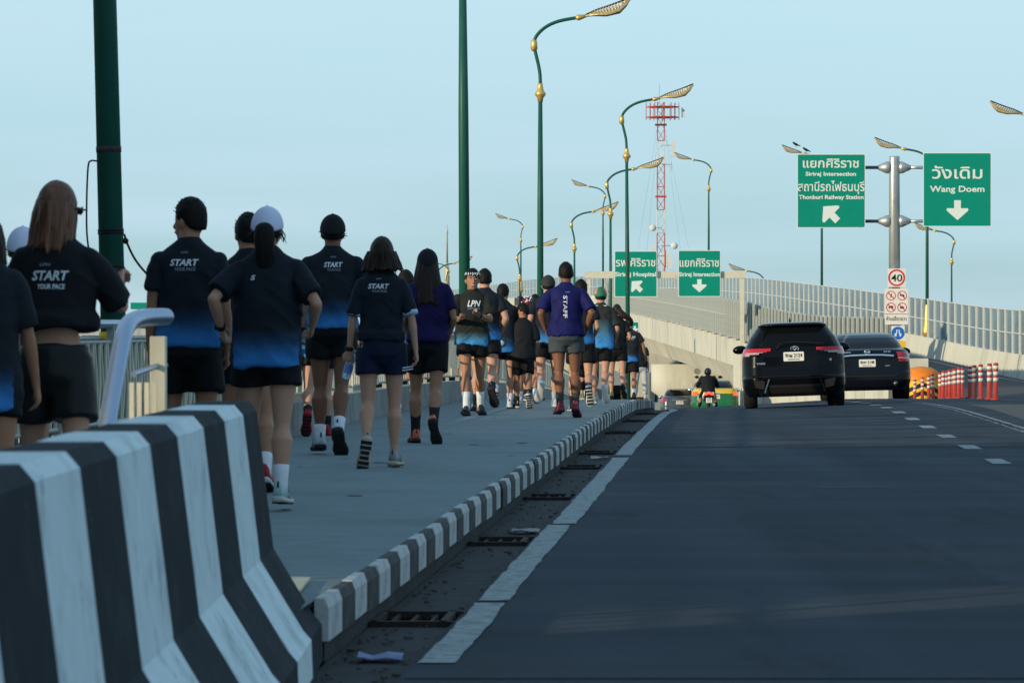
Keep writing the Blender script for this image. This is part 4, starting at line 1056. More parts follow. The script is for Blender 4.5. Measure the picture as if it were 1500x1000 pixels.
for sg in (-1, 1):
    mb = MB(); mb.prism([(sg * .50, -.015, .27), (sg * .52, -.015, .27), (sg * .44, -.02, .50), (sg * .42, -.02, .50)], (0, .02, 0)); mb.build('bumper_trim', M_chrome if sg < 0 else M_trim, hb)
    mb = MB(); mb.prism([(sg * .50, -.012, .46), (sg * .70, .0, .50), (sg * .66, .0, .36), (sg * .52, -.012, .33)], (0, .03, 0)); mb.build('reflector_recess', M_trim, hb)
mb = MB(); mb.box((0, -.0, .545), (1.3, .03, .012)); mb.build('tailgate_seam', M_trim, hb)

# dark sedan
nx0, ny0 = 7.42, 80.0
nb = empty('sedan_car', (nx0, ny0, zroad(nx0, ny0 + 1) + .0)); nb.rotation_euler = (R(-1.0), -.02, -.055); tag(nb, 'dark navy sedan with chrome strip across its boot, right of the black hatchback', 'car', 'cars on the bridge road')
secsN = [(.20, .82, .14, 4.75, .25), (.28, .88, .04, 4.83, .3), (.4, .912, .0, 4.86, .32), (.55, .915, .0, 4.86, .32), (.60, .912, .03, 4.86, .32), (.8, .90, .05, 4.82, .32), (.95, .875, .08, 4.4, .32), (1.00, .85, .10, 3.7, .32), (1.04, .82, .14, 3.45, .3), (1.075, .79, .42, 3.35, .26), (1.09, .77, .62, 3.3, .25), (1.2, .72, .84, 3.15, .24), (1.31, .655, 1.12, 2.9, .24), (1.375, .60, 1.36, 2.65, .24), (1.41, .52, 1.6, 2.5, .24), (1.428, .40, 1.8, 2.35, .2), (1.435, .25, 1.95, 2.25, .15)]
def nwin(x, y, z, t): return t == 0 and 1.095 < z < 1.37 and abs(x) < .70 - (z - 1.09) * .45
def ntail(x, y, z, t): return t in (0, 1) and y < .6 and .80 < z < 1.0 and abs(x) > .60 + (.98 - z) * .12
car(secsN, [('rear_window', M_glass, nwin, .002), ('tail_lamp', M_tail, ntail, .012), ('side_window', M_glass, lambda x, y, z, t: t == 1 and 1.08 < z < 1.38 and y > 1.0, .002), ('windscreen', M_glass, lambda x, y, z, t: t == 2 and 1.08 < z < 1.40, .002)], M_pblue, nb, [(1.0, .33), (3.78, .33)])
mirror(nb, -.80, 2.95, 1.04, -1, M_pblue); mirror(nb, .80, 2.95, 1.04, 1, M_pblue)
mb = MB(); mb.tube([(-.62, .065, .90), (-.3, .045, .925), (0, .04, .93), (.3, .045, .925), (.55, .06, .905)], [(.022, .030)] * 5, 6, ref=(0, 1, 0)); mb.build('chrome_strip', M_chrome, nb)
for sg in (-1, 1):
    mb = MB(); mb.prism([(sg * .63, .045, .86), (sg * .84, .10, .85), (sg * .84, .10, .875), (sg * .65, .045, .885)], (0, .02, 0)); mb.build('lamp_trim', M_clear, nb)
carplate(nb, .77, .035, '8กพ 2148', 'กรุงเทพมหานคร')
ring_emblem(nb, 0, .045, 1.0, [(0, 0, .05, .044, .008)], M_chrome)
mb = MB(); mb.box((0, .04, 1.0), (.13, .01, .02)); mb.build('emblem', M_chrome, nb)
fit_text('TEANA', .17, .026, 'badge', M_chrome, nb, (-.42, .065, .985), bold=.02); fit_text('2.0 XL', .15, .028, 'badge', M_chrome, nb, (.42, .065, .99), bold=.02); fit_text('XTRONIC', .11, .02, 'badge', M_chrome, nb, (.42, .035, .70), bold=.02)
mb = MB(); mb.smooth = True; mb.tube([(.58, -.01, .34), (.58, .1, .34)], [.05, .05], 12); mb.build('exhaust_tip', M_rim, nb)
mb = MB(); mb.box((0, -.003, .50), (1.2, .02, .03)); mb.build('bumper_crease', M_trim, nb)

# grey sedan, taxis under the flyover
def far_car(x, y, m_low, m_up, label, w=.86, taillit=True, name='sedan_car', plate_=True, emb=None):
    b0 = empty(name, (x, y, zmain(y + 2) - .02)); b0.rotation_euler = (R(-1.6), 0, -.03); tag(b0, label, 'car', 'cars on the bridge road')
    k = w / .915
    secs = [(a, b_ * k, c_, d_, e_) for a, b_, c_, d_, e_ in secsN]
    regs = [('rear_window', M_glass, lambda x, y, z, t: nwin(x / k, y, z, t), .002), ('tail_lamp', M_tailon if taillit else M_tail, lambda x, y, z, t: t in (0, 1) and y < .6 and .80 < z < .95 and abs(x) > .64, .012),
            ('side_window', M_glass, lambda x, y, z, t: t == 1 and 1.08 < z < 1.38 and y > 1.0, .002), ('windscreen', M_glass, lambda x, y, z, t: t == 2 and 1.08 < z < 1.40, .002)]
    if m_up is not None: regs.append(('upper_body', m_up, lambda x, y, z, t: z > .90, .001))
    car(secs, regs, m_low, b0, [(1.0, .32), (3.7, .32)], dz=.04)
    mirror(b0, -.76, 2.9, 1.05, -1, M_chrome); mirror(b0, .76, 2.9, 1.05, 1, M_chrome)
    if plate_: carplate(b0, .76, .035, '6กท 5814', 'กรุงเทพมหานคร')
    mb = MB(); mb.box((0, .03, .88), (.7, .02, .025)); mb.build('chrome_strip', M_chrome, b0)
    return b0
far_car(7.95, 182, M_psil, None, 'grey sedan seen low under the flyover beyond the crest', .88, False)
M_tgreen = mat('taxi green', (.012, .13, .045), .35, coat=.6); M_tyel = mat('taxi yellow', (.62, .42, .02), .35, coat=.6)
far_car(7.63, 144, M_tgreen, M_tyel, 'green and yellow taxi half hidden behind the motorcyclist', .87)
far_car(7.6, 232, M_tgreen, M_tyel, 'distant green and yellow taxi cut off behind the kerb', .87, False)

# motorcycle
my = 130.0; mx = (1038.5 - 750) * my / FPX
mo = empty('motorcycle', (mx, my, zmain(my))); mo.rotation_euler = (0, 0, -.04); tag(mo, 'motorcycle with lit red tail lamp ridden away under the flyover', 'motorcycle')
for nm, yy in (('wheel', .28), ('wheel', 1.5)):
    mb = MB(); mb.smooth = True; mb.tube([(-.05, yy, .28), (-.03, yy, .28), (.03, yy, .28), (.05, yy, .28)], [.25, .28, .28, .25], 20); w_ = mb.build(nm, M_rubber, mo)
    mb = MB(); mb.tube([(-.055, yy, .28), (.055, yy, .28)], .17, 14); mb.build('rim', M_rim, w_)
mb = MB(); mb.smooth = True; mb.tube([(0, .02, .72), (0, .25, .68), (0, .7, .62), (0, 1.0, .42), (0, 1.2, .5), (0, 1.3, .9)], [(.11, .06), (.17, .12), (.16, .14), (.14, .08), (.17, .1), (.1, .06)], 12, ref=(1, 0, 0)); mb.build('body', M_trim, mo)
mb = MB(); mb.smooth = True; mb.tube([(0, .15, .80), (0, .5, .80), (0, .95, .76)], [(.10, .04), (.15, .05), (.13, .05)], 12, ref=(1, 0, 0)); mb.build('seat', M_blk, mo)
mb = MB(); mb.smooth = True; mb.tube([(-.14, .0, .66), (0, -.06, .71), (.14, .0, .66)], .05, 8); mb.build('tail_lamp', M_tailon, mo)
for sg in (-1, 1):
    mb = MB(); mb.smooth = True; mb.tube([(sg * .14, .02, .72), (sg * .19, .12, .60), (sg * .17, .3, .45)], .035, 8); mb.build('side_fairing', M_bwhite, mo)
    mb = MB(); mb.tube([(0, 1.25, .98), (sg * .2, 1.2, 1.04), (sg * .34, 1.1, 1.02)], .018, 6); mb.build('handlebar', M_trim, mo)
    mb = MB(); mb.smooth = True; mb.tube([(sg * .26, 1.18, 1.04), (sg * .36, 1.2, 1.2)], .008, 5); mb.ball((sg * .40, 1.2, 1.23), (.075, .02, .05), 10, 6); mb.build('mirror', M_trim, mo)
o = plate('number_plate', round_rect(.20, .17, .01), -.09, .01, M_plate, mo)
for v in o.data.vertices: v.co.z += .46
mb = MB(); mb.tube([(.17, .0, .32), (.15, .7, .3)], .05, 10); mb.build('exhaust', M_chrome, mo)
mb = MB(); mb.box((0, -.04, .50), (.14, .1, .3)); mb.build('mudguard', M_trim, mo)

# ------------------------------------------------------------------ telecom mast, gilded spire, far things
TD = 700.0; ts = FPX / TD
def TP(px, py): return Vector(((px - 968) / ts, 0, (481 - py) / ts))
tw = empty('telecom_mast', ((968 - 750) / ts, TD, CAMZ)); tag(tw, 'slim red and white lattice telecom mast with dishes and antenna platform', 'telecom mast')
M_tr = mat('mast red', (.42, .07, .06), .6, var=.15); M_tw = mat('mast white', (.55, .58, .58), .6)
z0 = -12; ztop = (481 - 150) / ts; seg = 4.2; i = 0; z = z0
hw0 = 5.3 / ts
while z < ztop - .1:
    z1 = min(z + seg, ztop); hw = hw0 * (1.12 - .2 * (z - z0) / (ztop - z0)); mb = MB()
    cs = [(-hw, -hw), (hw, -hw), (hw, hw), (-hw, hw)]
    for a in range(4):
        c0, c1 = cs[a], cs[(a + 1) % 4]
        mb.tube([(c0[0], c0[1], z), (c0[0], c0[1], z1)], .085, 5)
        mb.tube([(c0[0], c0[1], z), (c1[0], c1[1], (z + z1) / 2)], .045, 4); mb.tube([(c1[0], c1[1], (z + z1) / 2), (c0[0], c0[1], z1)], .045, 4); mb.tube([(c0[0], c0[1], z), (c1[0], c1[1], z)], .05, 4)
    pyc = 481 - (z + z1) / 2 * ts
    mb.build('lattice_section', M_tr if (pyc < 195 or 255 < pyc < 308 or pyc > 352) else M_tw, tw); z = z1
for (pz, sz_) in ((157, 1.0), (172, 1.0)):
    mb = MB(); c_ = TP(968, pz); zc = c_.z
    for sx_ in (-3.2, 3.2):
        pass
    R_ = 24 / ts
    hexa = [(R_ * math.cos(a * math.pi / 3) + .3, R_ * math.sin(a * math.pi / 3), zc) for a in range(6)]
    for a in range(6):
        mb.tube([hexa[a], hexa[(a + 1) % 6]], .10, 5); mb.tube([hexa[a], (0.1, 0, zc)], .09, 5)
    mb.build('platform_ring', M_tr, tw)
for a in range(6):
    for u in (0, .5):
        b_ = (a + u) * math.pi / 3; rr_ = 24 / ts * (1 if u == 0 else .87)
        mb = MB(); mb.tube([(rr_ * math.cos(b_) + .3, rr_ * math.sin(b_), TP(0, 176).z), (rr_ * math.cos(b_) + .3, rr_ * math.sin(b_), TP(0, 151).z)], .07, 5); mb.build('antenna_pole', M_tr, tw)
for (px, p0, p1, w_, d_) in ((1000.5, 158, 172, .55, .4), (986, 207, 230, .75, .5)):
    mb = MB(); a, c_ = TP(px, p0), TP(px, p1); mb.box(((a.x), 0, (a.z + c_.z) / 2), (w_, d_, a.z - c_.z)); mb.build('panel_antenna', M_tw, tw)
mb = MB(); 
for p_ in (213, 241): mb.tube([TP(970, p_), TP(984, p_)], .06, 5)
mb.tube([TP(983, 238), TP(983, 250)], .07, 5); mb.build('outrigger', M_fgrey, tw)
for (px, py, rr_) in ((956, 334, 5.0), (987.5, 360, 5.2)):
    c_ = TP(px, py); mb = MB(); mb.smooth = True; mb.tube([c_ + Vector((0, -.8, 0)), c_ + Vector((0, -.7, 0)), c_ + Vector((0, -.2, 0))], [rr_ / ts, rr_ / ts * 1.02, .15], 18); mb.build('dish', M_tw, tw)
    mb = MB(); mb.tube([c_, TP(968, py)], .07, 5); mb.build('dish_bracket', M_fgrey, tw)
for (px, p0, p1, w_) in ((956.5, 357, 366, .7), (973, 366, 392, .9), (981, 372, 394, .8)):
    mb = MB(); a, c_ = TP(px, p0), TP(px, p1); mb.box((a.x, -.3, (a.z + c_.z) / 2), (w_, .6, a.z - c_.z)); mb.build('equipment_cabinet', M_tw, tw)
mb = MB(); mb.tube([TP(966, 152), TP(965.5, 124)], .045, 4); mb.build('lightning_rod', M_fgrey, tw)
mb = MB(); mb.box(TP(968, 183), (2.1, 2.1, .25)); mb.build('rest_platform', mat('mast brown', (.10, .05, .05), .7), tw)
mb = MB(); mb.box(TP(968, 288), (2.0, 2.0, .3)); mb.build('rest_platform', M_tr, tw)
# guy wires
for (ax, bx) in ((962, 918), (964, 938), (974, 1010), (974, 1030)):
    mb = MB(); mb.tube([TP(ax, 190), TP(bx, 470)], .018, 3); mb.build('guy_wire', M_fgrey, tw)

SPD = 520.0; s2 = FPX / SPD
sp = empty('gilded_spire', ((655 - 750) / s2, SPD, CAMZ)); tag(sp, 'slender gilded temple spire on the horizon left of the second lamp pole', 'spire')
def SZ(py): return (481 - py) / s2
mb = MB(); mb.smooth = True; mb.lathe((0, 0, 0), [(-12, 1.0), (SZ(440), .5), (SZ(412), .32), (SZ(405), .38), (SZ(403), .26), (SZ(398), .36), (SZ(392), .22), (SZ(385), .16)], 16); mb.build('bell', M_gold2, sp)
mb = MB(); mb.smooth = True; mb.lathe((0, 0, 0), [(SZ(385), .14), (SZ(345), .09), (SZ(342), .14), (SZ(340), .14), (SZ(336), .06), (SZ(329), .02)], 10); mb.build('finial', M_fgrey, sp)
# rounded roof peeping beyond the runners
rf = empty('arched_roof', ((740 - 750) / 11.25, 500, CAMZ)); tag(rf, 'grey arched roof just visible behind the smiling man\'s neighbour', 'roof')
mb = MB(); mb.smooth = True; rows = []
for y_ in (-10, 10): rows.append([(-3.0 + 6.0 * i / 16, y_, -11 + 6.2 + (481 - 405) / 11.25 * 1.0 * 0 + 11 * math.sin(math.pi * i / 16) * .55) for i in range(17)] + [(3, y_, -12), (-3, y_, -12)])
mb.loft(rows); mb.build('roof_shell', mat('roof grey', (.2, .24, .27), .6), rf)
# hill on the skyline, distance haze put into its pale colour
mb = MB(); mb.smooth = True; rows = []
for r_i in range(5):
    rr_ = []
    for i in range(41):
        x = -1500 + i * 60; hgt = (115 * math.exp(-((x + 740) / 110) ** 2) + 30 * math.exp(-((x + 400) / 260) ** 2)) * math.sin(math.pi * r_i / 4) * .5
        rr_.append((x, 7600 + r_i * 300, -11.5 + hgt))
    rows.append(rr_)
mb.loft(rows, cap=False, closed=False); mb.build('distant_hill', mat('haze-coloured hill', (.50, .56, .56), 1.0))['kind'] = 'structure'
# city blocks under the flyover and behind the railing
def block(x, y, w, dp, h, m, label, rows_=4, cols=5):
    r = empty('building', (x, y, -11)); tag(r, label, 'building')
    mb = MB(); mb.box((0, 0, h / 2), (w, dp, h)); mb.build('wall', m, r)
    mb = MB(); mb.box((0, 0, h + .2), (w + .5, dp + .5, .4)); mb.build('roof', M_conc2, r)
    ww = w / cols; hh = h / rows_
    wm = MB(); wm.box((0, 0, 0), (ww * .55, .12, hh * .45)); wm = wm.mesh('window', M_glass)
    for i in range(cols):
        for j in range(rows_):
            inst('window', wm, r, (-w / 2 + ww * (i + .5), -dp / 2 - .03, hh * (j + .5)))
    return r
M_bld = mat('grey-blue wall', (.22, .26, .28), .85, var=.1, vscale=.3); M_bld2 = mat('pale wall', (.38, .40, .40), .85, var=.1, vscale=.3)
block(10.5, 300, 12, 8, 11.5, M_bld, 'grey building seen through the gap under the flyover')
block(-6.5, 290, 9, 8, 9.5, M_bld2, 'pale low building beyond the railing')
block(-40, 420, 40, 20, 12.3, M_bld2, 'long pale building low on the left skyline', 4, 12)
gr = empty('road_sign', P(203, 448, 150)); tag(gr, 'small plain green sign beyond the thick lamp pole at left', 'road sign')
plate('panel', round_rect(.62, .26, .02), 0, .02, M_sign, gr)
mb = MB(); mb.box((0, .05, -4), (.12, .08, 8)); mb.build('post', M_galv, gr)
# unseen blocks added at left to shade the near road; their gap passes sunlight
M_side = mat('shade block wall', (.34, .33, .30), .85, var=.1, vscale=.2)
def shade_block(x0, x1, y0, y1, ztop_, label):
    r = empty('building', ((x0 + x1) / 2, (y0 + y1) / 2, -11)); tag(r, label, 'building')
    h = ztop_ + 11; w = x1 - x0; dp = y1 - y0
    def fp(z): return [(-w / 2, -dp / 2 - w * .839, z), (w / 2, -dp / 2, z), (w / 2, dp / 2, z), (-w / 2, dp / 2 - w * .839, z)]  # ends slanted along the sun, leaving a gap for a light streak
    mb = MB(); mb.cube8(fp(0) + fp(h)); mb.build('wall', M_side, r)
    mb = MB(); mb.cube8(fp(h) + fp(h + .5)); mb.build('roof', M_conc2, r)
    wm = MB(); wm.box((0, 0, 0), (.12, 1.6, 1.5)); wm = wm.mesh('window', M_glass)
    ny = max(1, int(dp / 3.2))
    for j in range(ny):
        for q in range(int(h / 3.3)):
            inst('window', wm, r, (w / 2 + .03, -dp / 2 + dp * (j + .5) / ny, 1.6 + q * 3.3))
shade_block(-34, -14, 4.4, 24.5, 21, 'tall unseen block added beside the bridge to shade the near road')
shade_block(-34, -14, -70, 3.0, 21, 'long unseen block added behind the camera on the left for shade')
# ------------------------------------------------------------------ people
M_skin = [mat('skin light', (.46, .25, .17), .55, var=.06, vscale=12), mat('skin medium', (.33, .165, .10), .55, var=.06, vscale=12), mat('skin brown', (.185, .085, .050), .5, var=.06, vscale=12)]
for m_ in M_skin:
    b_ = m_.node_tree.nodes['Principled BSDF']; b_.inputs['Subsurface Weight'].default_value = .08; b_.inputs['Subsurface Radius'].default_value = (.02, .008, .004)
M_hair = mat('black hair', (.007, .006, .0055), .6, var=.5, vscale=40, stretch=(1, 1, .12), bump=.6, bscale=60, spec=.15)
M_hairb = mat('brown hair', (.125, .052, .026), .42, var=.5, vscale=30, stretch=(1, 1, .1), bump=.6, bscale=60, spec=.3)
M_hdark = mat('dark brown hair', (.022, .013, .009), .45, var=.5, vscale=40, stretch=(1, 1, .12), bump=.6, bscale=60, spec=.15)
M_shirt = shirt_mat('black shirt fading to blue', (.035, .20, .50), (.014, .048, .105), (.011, .015, .022), .13, .40)
M_shirtlit = shirt_mat('charcoal shirt with sunlit blue fade', (.045, .27, .60), (.035, .10, .15), (.016, .019, .019), .10, .28)  # brighter copy of the fading shirt, sunlight put into its colours
M_shirtgr = shirt_mat('grey shirt fading to sky blue', (.05, .26, .58), (.05, .12, .17), (.026, .029, .028), .22, .75)
M_shirtblk = mat('plain black shirt', (.010, .012, .015), .75, var=.2, vscale=8, bump=.3, bscale=14)
M_shirtnavy = mat('navy black shirt', (.010, .015, .024), .75, var=.2, vscale=8, bump=.3, bscale=14)
M_purple = mat('violet blue shirt', (.009, .0105, .082), .7, var=.18, vscale=7, bump=.35, bscale=13)
M_purple2 = mat('deep violet shirt', (.011, .007, .055), .7, var=.18, vscale=7, bump=.35, bscale=13)
M_short = mat('black shorts', (.0055, .006, .0075), .7, var=.25, vscale=9, bump=.4, bscale=15)
M_shortn = mat('navy shorts', (.006, .011, .032), .65, var=.2, vscale=9, bump=.4, bscale=15)
M_shortg = mat('grey shorts', (.045, .055, .062), .7, var=.2, vscale=9, bump=.4, bscale=15)
M_shortp = mat('purple shorts', (.12, .08, .45), .6, var=.2, vscale=9, bump=.4, bscale=15)
M_leath = mat('shiny black shorts', (.008, .009, .009), .42, var=.3, vscale=7, bump=.6, bscale=12, spec=.2)
M_cuff = mat('pale cuff', (.35, .50, .68), .7)
M_capw = mat('white cap', (.58, .62, .78), .75, var=.04)
M_capk = mat('black cap', (.012, .013, .016), .7, var=.2, vscale=20)
M_capg = mat('green cap panel', (.02, .15, .09), .7); M_capo = mat('orange cap panel', (.62, .22, .12), .7)
M_sockw = mat('white sock', (.62, .64, .68), .85, var=.06, vscale=30, bump=.3); M_sockk = mat('black sock', (.012, .013, .017), .85, bump=.3)
M_print = mat('white print', (.62, .66, .72), .6, var=.02); M_printb = mat('blue print', (.10, .25, .55), .6, var=.02)
M_print_d = mat('muted print', (.20, .23, .27), .6, var=.02)
def smat(n_, c_, r_=.6): return mat('shoe ' + n_, c_, r_, var=.1, vscale=20)
S_w = smat('white', (.50, .54, .60)); S_g = smat('grey mesh', (.22, .25, .28)); S_k = smat('black', (.014, .015, .018)); S_r = smat('red', (.30, .012, .02)); S_m = smat('maroon', (.24, .045, .07)); S_t = smat('pale teal', (.33, .48, .50)); S_o = smat('coral', (.62, .14, .08)); S_gr = smat('green', (.16, .24, .12))
S_solek = smat('dark tread', (.02, .02, .022)); S_solew = smat('white sole', (.50, .50, .48)); S_sole_c = smat('cream sole', (.40, .37, .28))

def remeshed(mb, name, m, parent, vox, smooth=2, disp=None, attr=None):
    o = mb.build(name, m)
    md = o.modifiers.new('r', 'REMESH'); md.mode = 'VOXEL'; md.voxel_size = vox; md.use_smooth_shade = True
    if smooth: ms = o.modifiers.new('s', 'SMOOTH'); ms.iterations = smooth; ms.factor = .5
    dg = bpy.context.evaluated_depsgraph_get(); dg.update()
    me = bpy.data.meshes.new_from_object(o.evaluated_get(dg)); old = o.data; o.modifiers.clear(); o.data = me; bpy.data.meshes.remove(old)
    me.name = name
    if disp:
        ns = [v.normal.copy() for v in me.vertices]
        for v, nn_ in zip(me.vertices, ns): v.co += nn_ * disp(v.co)
    if attr:
        a_ = me.attributes.new('rise', 'FLOAT', 'POINT'); a_.data.foreach_set('value', [attr(v.co) for v in me.vertices])
    for p_ in me.polygons: p_.use_smooth = True
    o.parent = parent
    return o

def ddir(flex, abd, side):
    f, a = R(flex), R(abd)
    return Vector((side * math.sin(a), math.cos(a) * math.sin(f), -math.cos(a) * math.cos(f)))

def person(label, px, d, h, yaw=0, build=1.0, fem=False, skin=0, lean=3, legs=None, arms=None, head=0, nod=0,
           shirt=None, hem=.0, sleeve=.62, shirtw=1.0, shorts=None, slen=.42, hair=('short', None), cap=None, socks=None, shoes=(None, None), text=None, cuff=False, vox=None, off=0.0, seat=None, z0=None, dzfeet=0.0, sock_h=.13, crop=False, loose=1.0, name='person', world_x=None, shirtfold=1.0):
    k = h / 1.765
    rsv = random.Random(int(px * 3 + d)) 
    x = (px - 750) * d / FPX
    base = (z0 if z0 is not None else zmain(d) + KH)
    root = empty(name, (x, d, base)); root.rotation_euler = (0, 0, R(yaw)); tag(root, label, 'person', 'people on the bridge pavement' if seat is None else None)
    vox = vox or (.0105 if d < 29 else .0125 if d < 62 else .014)
    rs = random.Random(int(px * 7 + d * 13))
    bw = build * (.92 if fem else 1.0)
    legs = legs or ((8, 6, 3), (-12, 14, 3)); arms = arms or ((10, 9, 12, 0), (-6, 9, 14, 0))
    TH, SH, AN = .425 * k, .405 * k, .075 * k
    # legs: (thigh flex, knee bend, abduction[, foot toe-down degrees])
    hipw = .092 * k * (1.06 if fem else 1)
    J = []
    for sd, L in ((-1, legs[0]), (1, legs[1])):
        hipj = Vector((sd * hipw, 0, 0)); t1 = ddir(L[0], L[2], sd); kn = hipj + t1 * TH
        t2 = ddir(L[0] - L[1], L[2] * .5, sd); an = kn + t2 * SH
        toe = L[3] if len(L) > 3 else max(0, (L[1] - L[0]) * .55)
        J.append([hipj, kn, an, t1, t2, toe])
    # ground contact: lowest point of each foot
    low = 1e9
    for hj, kn, an, t1, t2, toe in J:
        c_, s_ = math.cos(R(toe)), math.sin(R(toe))
        fwd = Vector((0, c_, -s_)); up = Vector((0, s_, c_))
        low = min(low, (an - up * AN + fwd * .17 * k).z, (an - up * AN - fwd * .06 * k).z)
    H0 = -low + dzfeet if seat is None else seat
    P0 = Vector((0, 0, H0))
    for q in J:
        for i in range(3): q[i] = q[i] + P0
    la = R(lean)
    def sp(x_, y_, z_):    # spine frame: z_ metres above the hip line
        return P0 + Vector((x_ * k, (y_ * math.cos(la) + z_ * math.sin(la)) * k, (z_ * math.cos(la) - y_ * math.sin(la)) * k))
    shz = .487; shx = (.180 if not fem else .160) * build ** .5
    A = []
    for sd, a in ((-1, arms[0]), (1, arms[1])):
        sj = sp(sd * shx, 0, shz); u1 = ddir(a[0], a[1], sd); el = sj + u1 * .275 * k
        inw = a[3]; u2 = ddir(a[0] + a[2], -inw if inw else a[1] * .5, sd); wr = el + u2 * .245 * k
        A.append((sj, el, wr, u1, u2))
    # ---- body, one continuous skin
    mb = MB()
    def T(rings, n=16):
        vv = []
        for (z_, rx, ry, yo) in rings:
            vv.append([sp(rx * math.cos(2 * math.pi * j / n), yo + ry * math.sin(2 * math.pi * j / n), z_) for j in range(n)])
        return vv
    g = bw
    mb.loft(T([(-.09, .10 * g, .085, 0), (-.03, .150 * g, .108 * g, -.01), (.04, .150 * g, .108 * g, -.010), (.16, .130 * g if not fem else .118 * g, .095 * g, .0), (.27, .142 * g, .102 * g, .0), (.38, .152 * g, .108 * g, .0), (.45, .155 * g, .095 * g, -.005), (.51, .125 * g, .07, -.008), (.555, .070, .055, -.005), (.58, .055, .052, 0)]))
    hc = sp(0, .02, .718); hy = R(head)
    hq = Matrix.Rotation(hy, 3, 'Z') @ Matrix.Rotation(R(-nod), 3, 'X')
    mb.tube([sp(0, -.012, .54), sp(0, -.006, .60), hc + Vector((0, -.012 * k, -.05 * k))], [(.062 * k, .058 * k), (.053 * k * (0.92 if fem else 1.14), .056 * k * (0.92 if fem else 1.12)), (.055 * k * (.95 if fem else 1.08), .062 * k)], 14, ref=(1, 0, 0))
    hk = k * (1.0 if h > 1.45 else 1.08)
    def hpt(x_, y_, z_): return hc + hq @ Vector((x_ * 1.06 * hk, y_ * hk, z_ * hk))
    rings = []
    for (z_, rx, ry, yo) in ((-.118, .012, .015, .068), (-.112, .034, .035, .045), (-.095, .047, .062, .022), (-.06, .060, .080, .006), (-.02, .070, .092, .0), (.03, .0735, .093, -.003), (.07, .066, .085, -.004), (.095, .052, .066, -.004), (.110, .03, .040, -.004), (.115, .008, .01, -.004)):
        rings.append([hpt(rx * math.cos(2 * math.pi * j / 18), yo + ry * math.sin(2 * math.pi * j / 18), z_) for j in range(18)])
    mb.loft(rings)
    # nose, brow, lips, ears
    mb.tube([hpt(0, .088, .018), hpt(0, .100, -.012), hpt(0, .113, -.034), hpt(0, .098, -.044)], [.008 * k, .011 * k, .0165 * k, .013 * k], 8)
    mb.tube([hpt(-.025, .088, -.066), hpt(0, .097, -.066), hpt(.025, .088, -.066)], .009 * k, 8)
    for sd in (-1, 1):
        mb.ball(hpt(sd * .078, -.005, -.015), (.009 * k, .019 * k, .031 * k), 8, 6, hq @ Matrix.Rotation(sd * .25, 3, 'Z'))
    for (hj, kn, an, t1, t2, toe), sd in zip(J, (-1, 1)):
        tg = (1.02 if fem else 1.0) * g ** .7
        mb.tube([hj + Vector((-sd * .012, 0, .06 * k)), hj, hj + t1 * TH * .3, hj + t1 * TH * .65, kn - t1 * .03 * k, kn], [.085 * k * tg, .094 * k * tg, .087 * k * tg, .067 * k * tg, .053 * k * tg, .050 * k], 14)
        bk = Vector((0, -1, 0)); bk = (bk - t2 * bk.dot(t2)).normalized()
        mb.tube([kn + t2 * -.02 * k + bk * .0, kn + t2 * .05 * k, kn + t2 * SH * .27 + bk * .016 * k + Vector((sd * .003, 0, 0)), kn + t2 * SH * .47 + bk * .010 * k, kn + t2 * SH * .78, an], [.048 * k, .048 * k, .062 * k * tg, .053 * k * tg, .031 * k, .032 * k], 14)
        mb.ball(kn, .050 * k, 12, 8)
        c_, s_ = math.cos(R(toe)), math.sin(R(toe)); fwd = Vector((0, c_, -s_)); up = Vector((0, s_, c_))
        mb.tube([an - fwd * .02 * k, an + fwd * .06 * k - up * .03 * k, an + fwd * .14 * k - up * .045 * k], [.036 * k, .03 * k, .02 * k], 10)
    for (sj, el, wr, u1, u2), sd, a in zip(A, (-1, 1), arms):
        ag = g * (.88 if fem else 1.0)
        mb.tube([sp(sd * .10, 0, .46), sj + Vector((0, 0, -.005)), sj + u1 * .07 * k, sj + u1 * .17 * k, el], [.045 * k, .046 * k * ag, .048 * k * ag, .044 * k * ag, .037 * k * ag], 12)
        mb.ball(el, .038 * k * ag, 10, 6)
        mb.tube([el, el + u2 * .06 * k, el + u2 * .15 * k, wr], [.038 * k * ag, .042 * k * ag, .033 * k * ag, .0255 * k * ag], 12)
        # hand: palm, four unequal bent fingers, thumb from the side of the palm
        cd = u2; nrm = Vector((-sd, 0, 0)) if len(a) < 5 else Vector(a[4]); nrm = (nrm - cd * nrm.dot(cd)).normalized(); wd = nrm.cross(cd)
        if wd.y < 0: wd = -wd
        pal = wr + cd * .085 * k
        mb.tube([wr - cd * .01, wr + cd * .03 * k, pal - cd * .02 * k, pal], [(.024 * k, .018 * k), (.036 * k, .016 * k), (.041 * k, .015 * k), (.038 * k, .012 * k)], 12, ref=wd)
        curl = a[5] if len(a) > 5 else 32
        for fi, fl_ in enumerate((.070, .078, .073, .058)):
            o_ = wd * ((1.5 - fi) * .0205 * k); c0 = R(curl * (.8 + .15 * fi)); c1 = c0 + R(curl * 1.1)
            d0 = (cd * math.cos(c0) + nrm * math.sin(c0)); d1 = (cd * math.cos(c1) + nrm * math.sin(c1)); p0 = pal + o_ - cd * .01
            mb.tube([p0, p0 + d0 * fl_ * .5 * k, p0 + d0 * fl_ * .5 * k + d1 * fl_ * .5 * k], [.0098 * k, .0088 * k, .0068 * k], 7)
        tb = wr + cd * .025 * k + wd * .030 * k; td = (cd * .72 + wd * .42 + nrm * .45).normalized(); te = (cd * .85 + nrm * .5).normalized()
        mb.tube([tb, tb + td * .035 * k, tb + td * .035 * k + te * .03 * k], [.013 * k, .011 * k, .008 * k], 7)
    body = remeshed(mb, 'body', M_skin[skin], root, vox * (.85 if d < 45 else 1), 1)
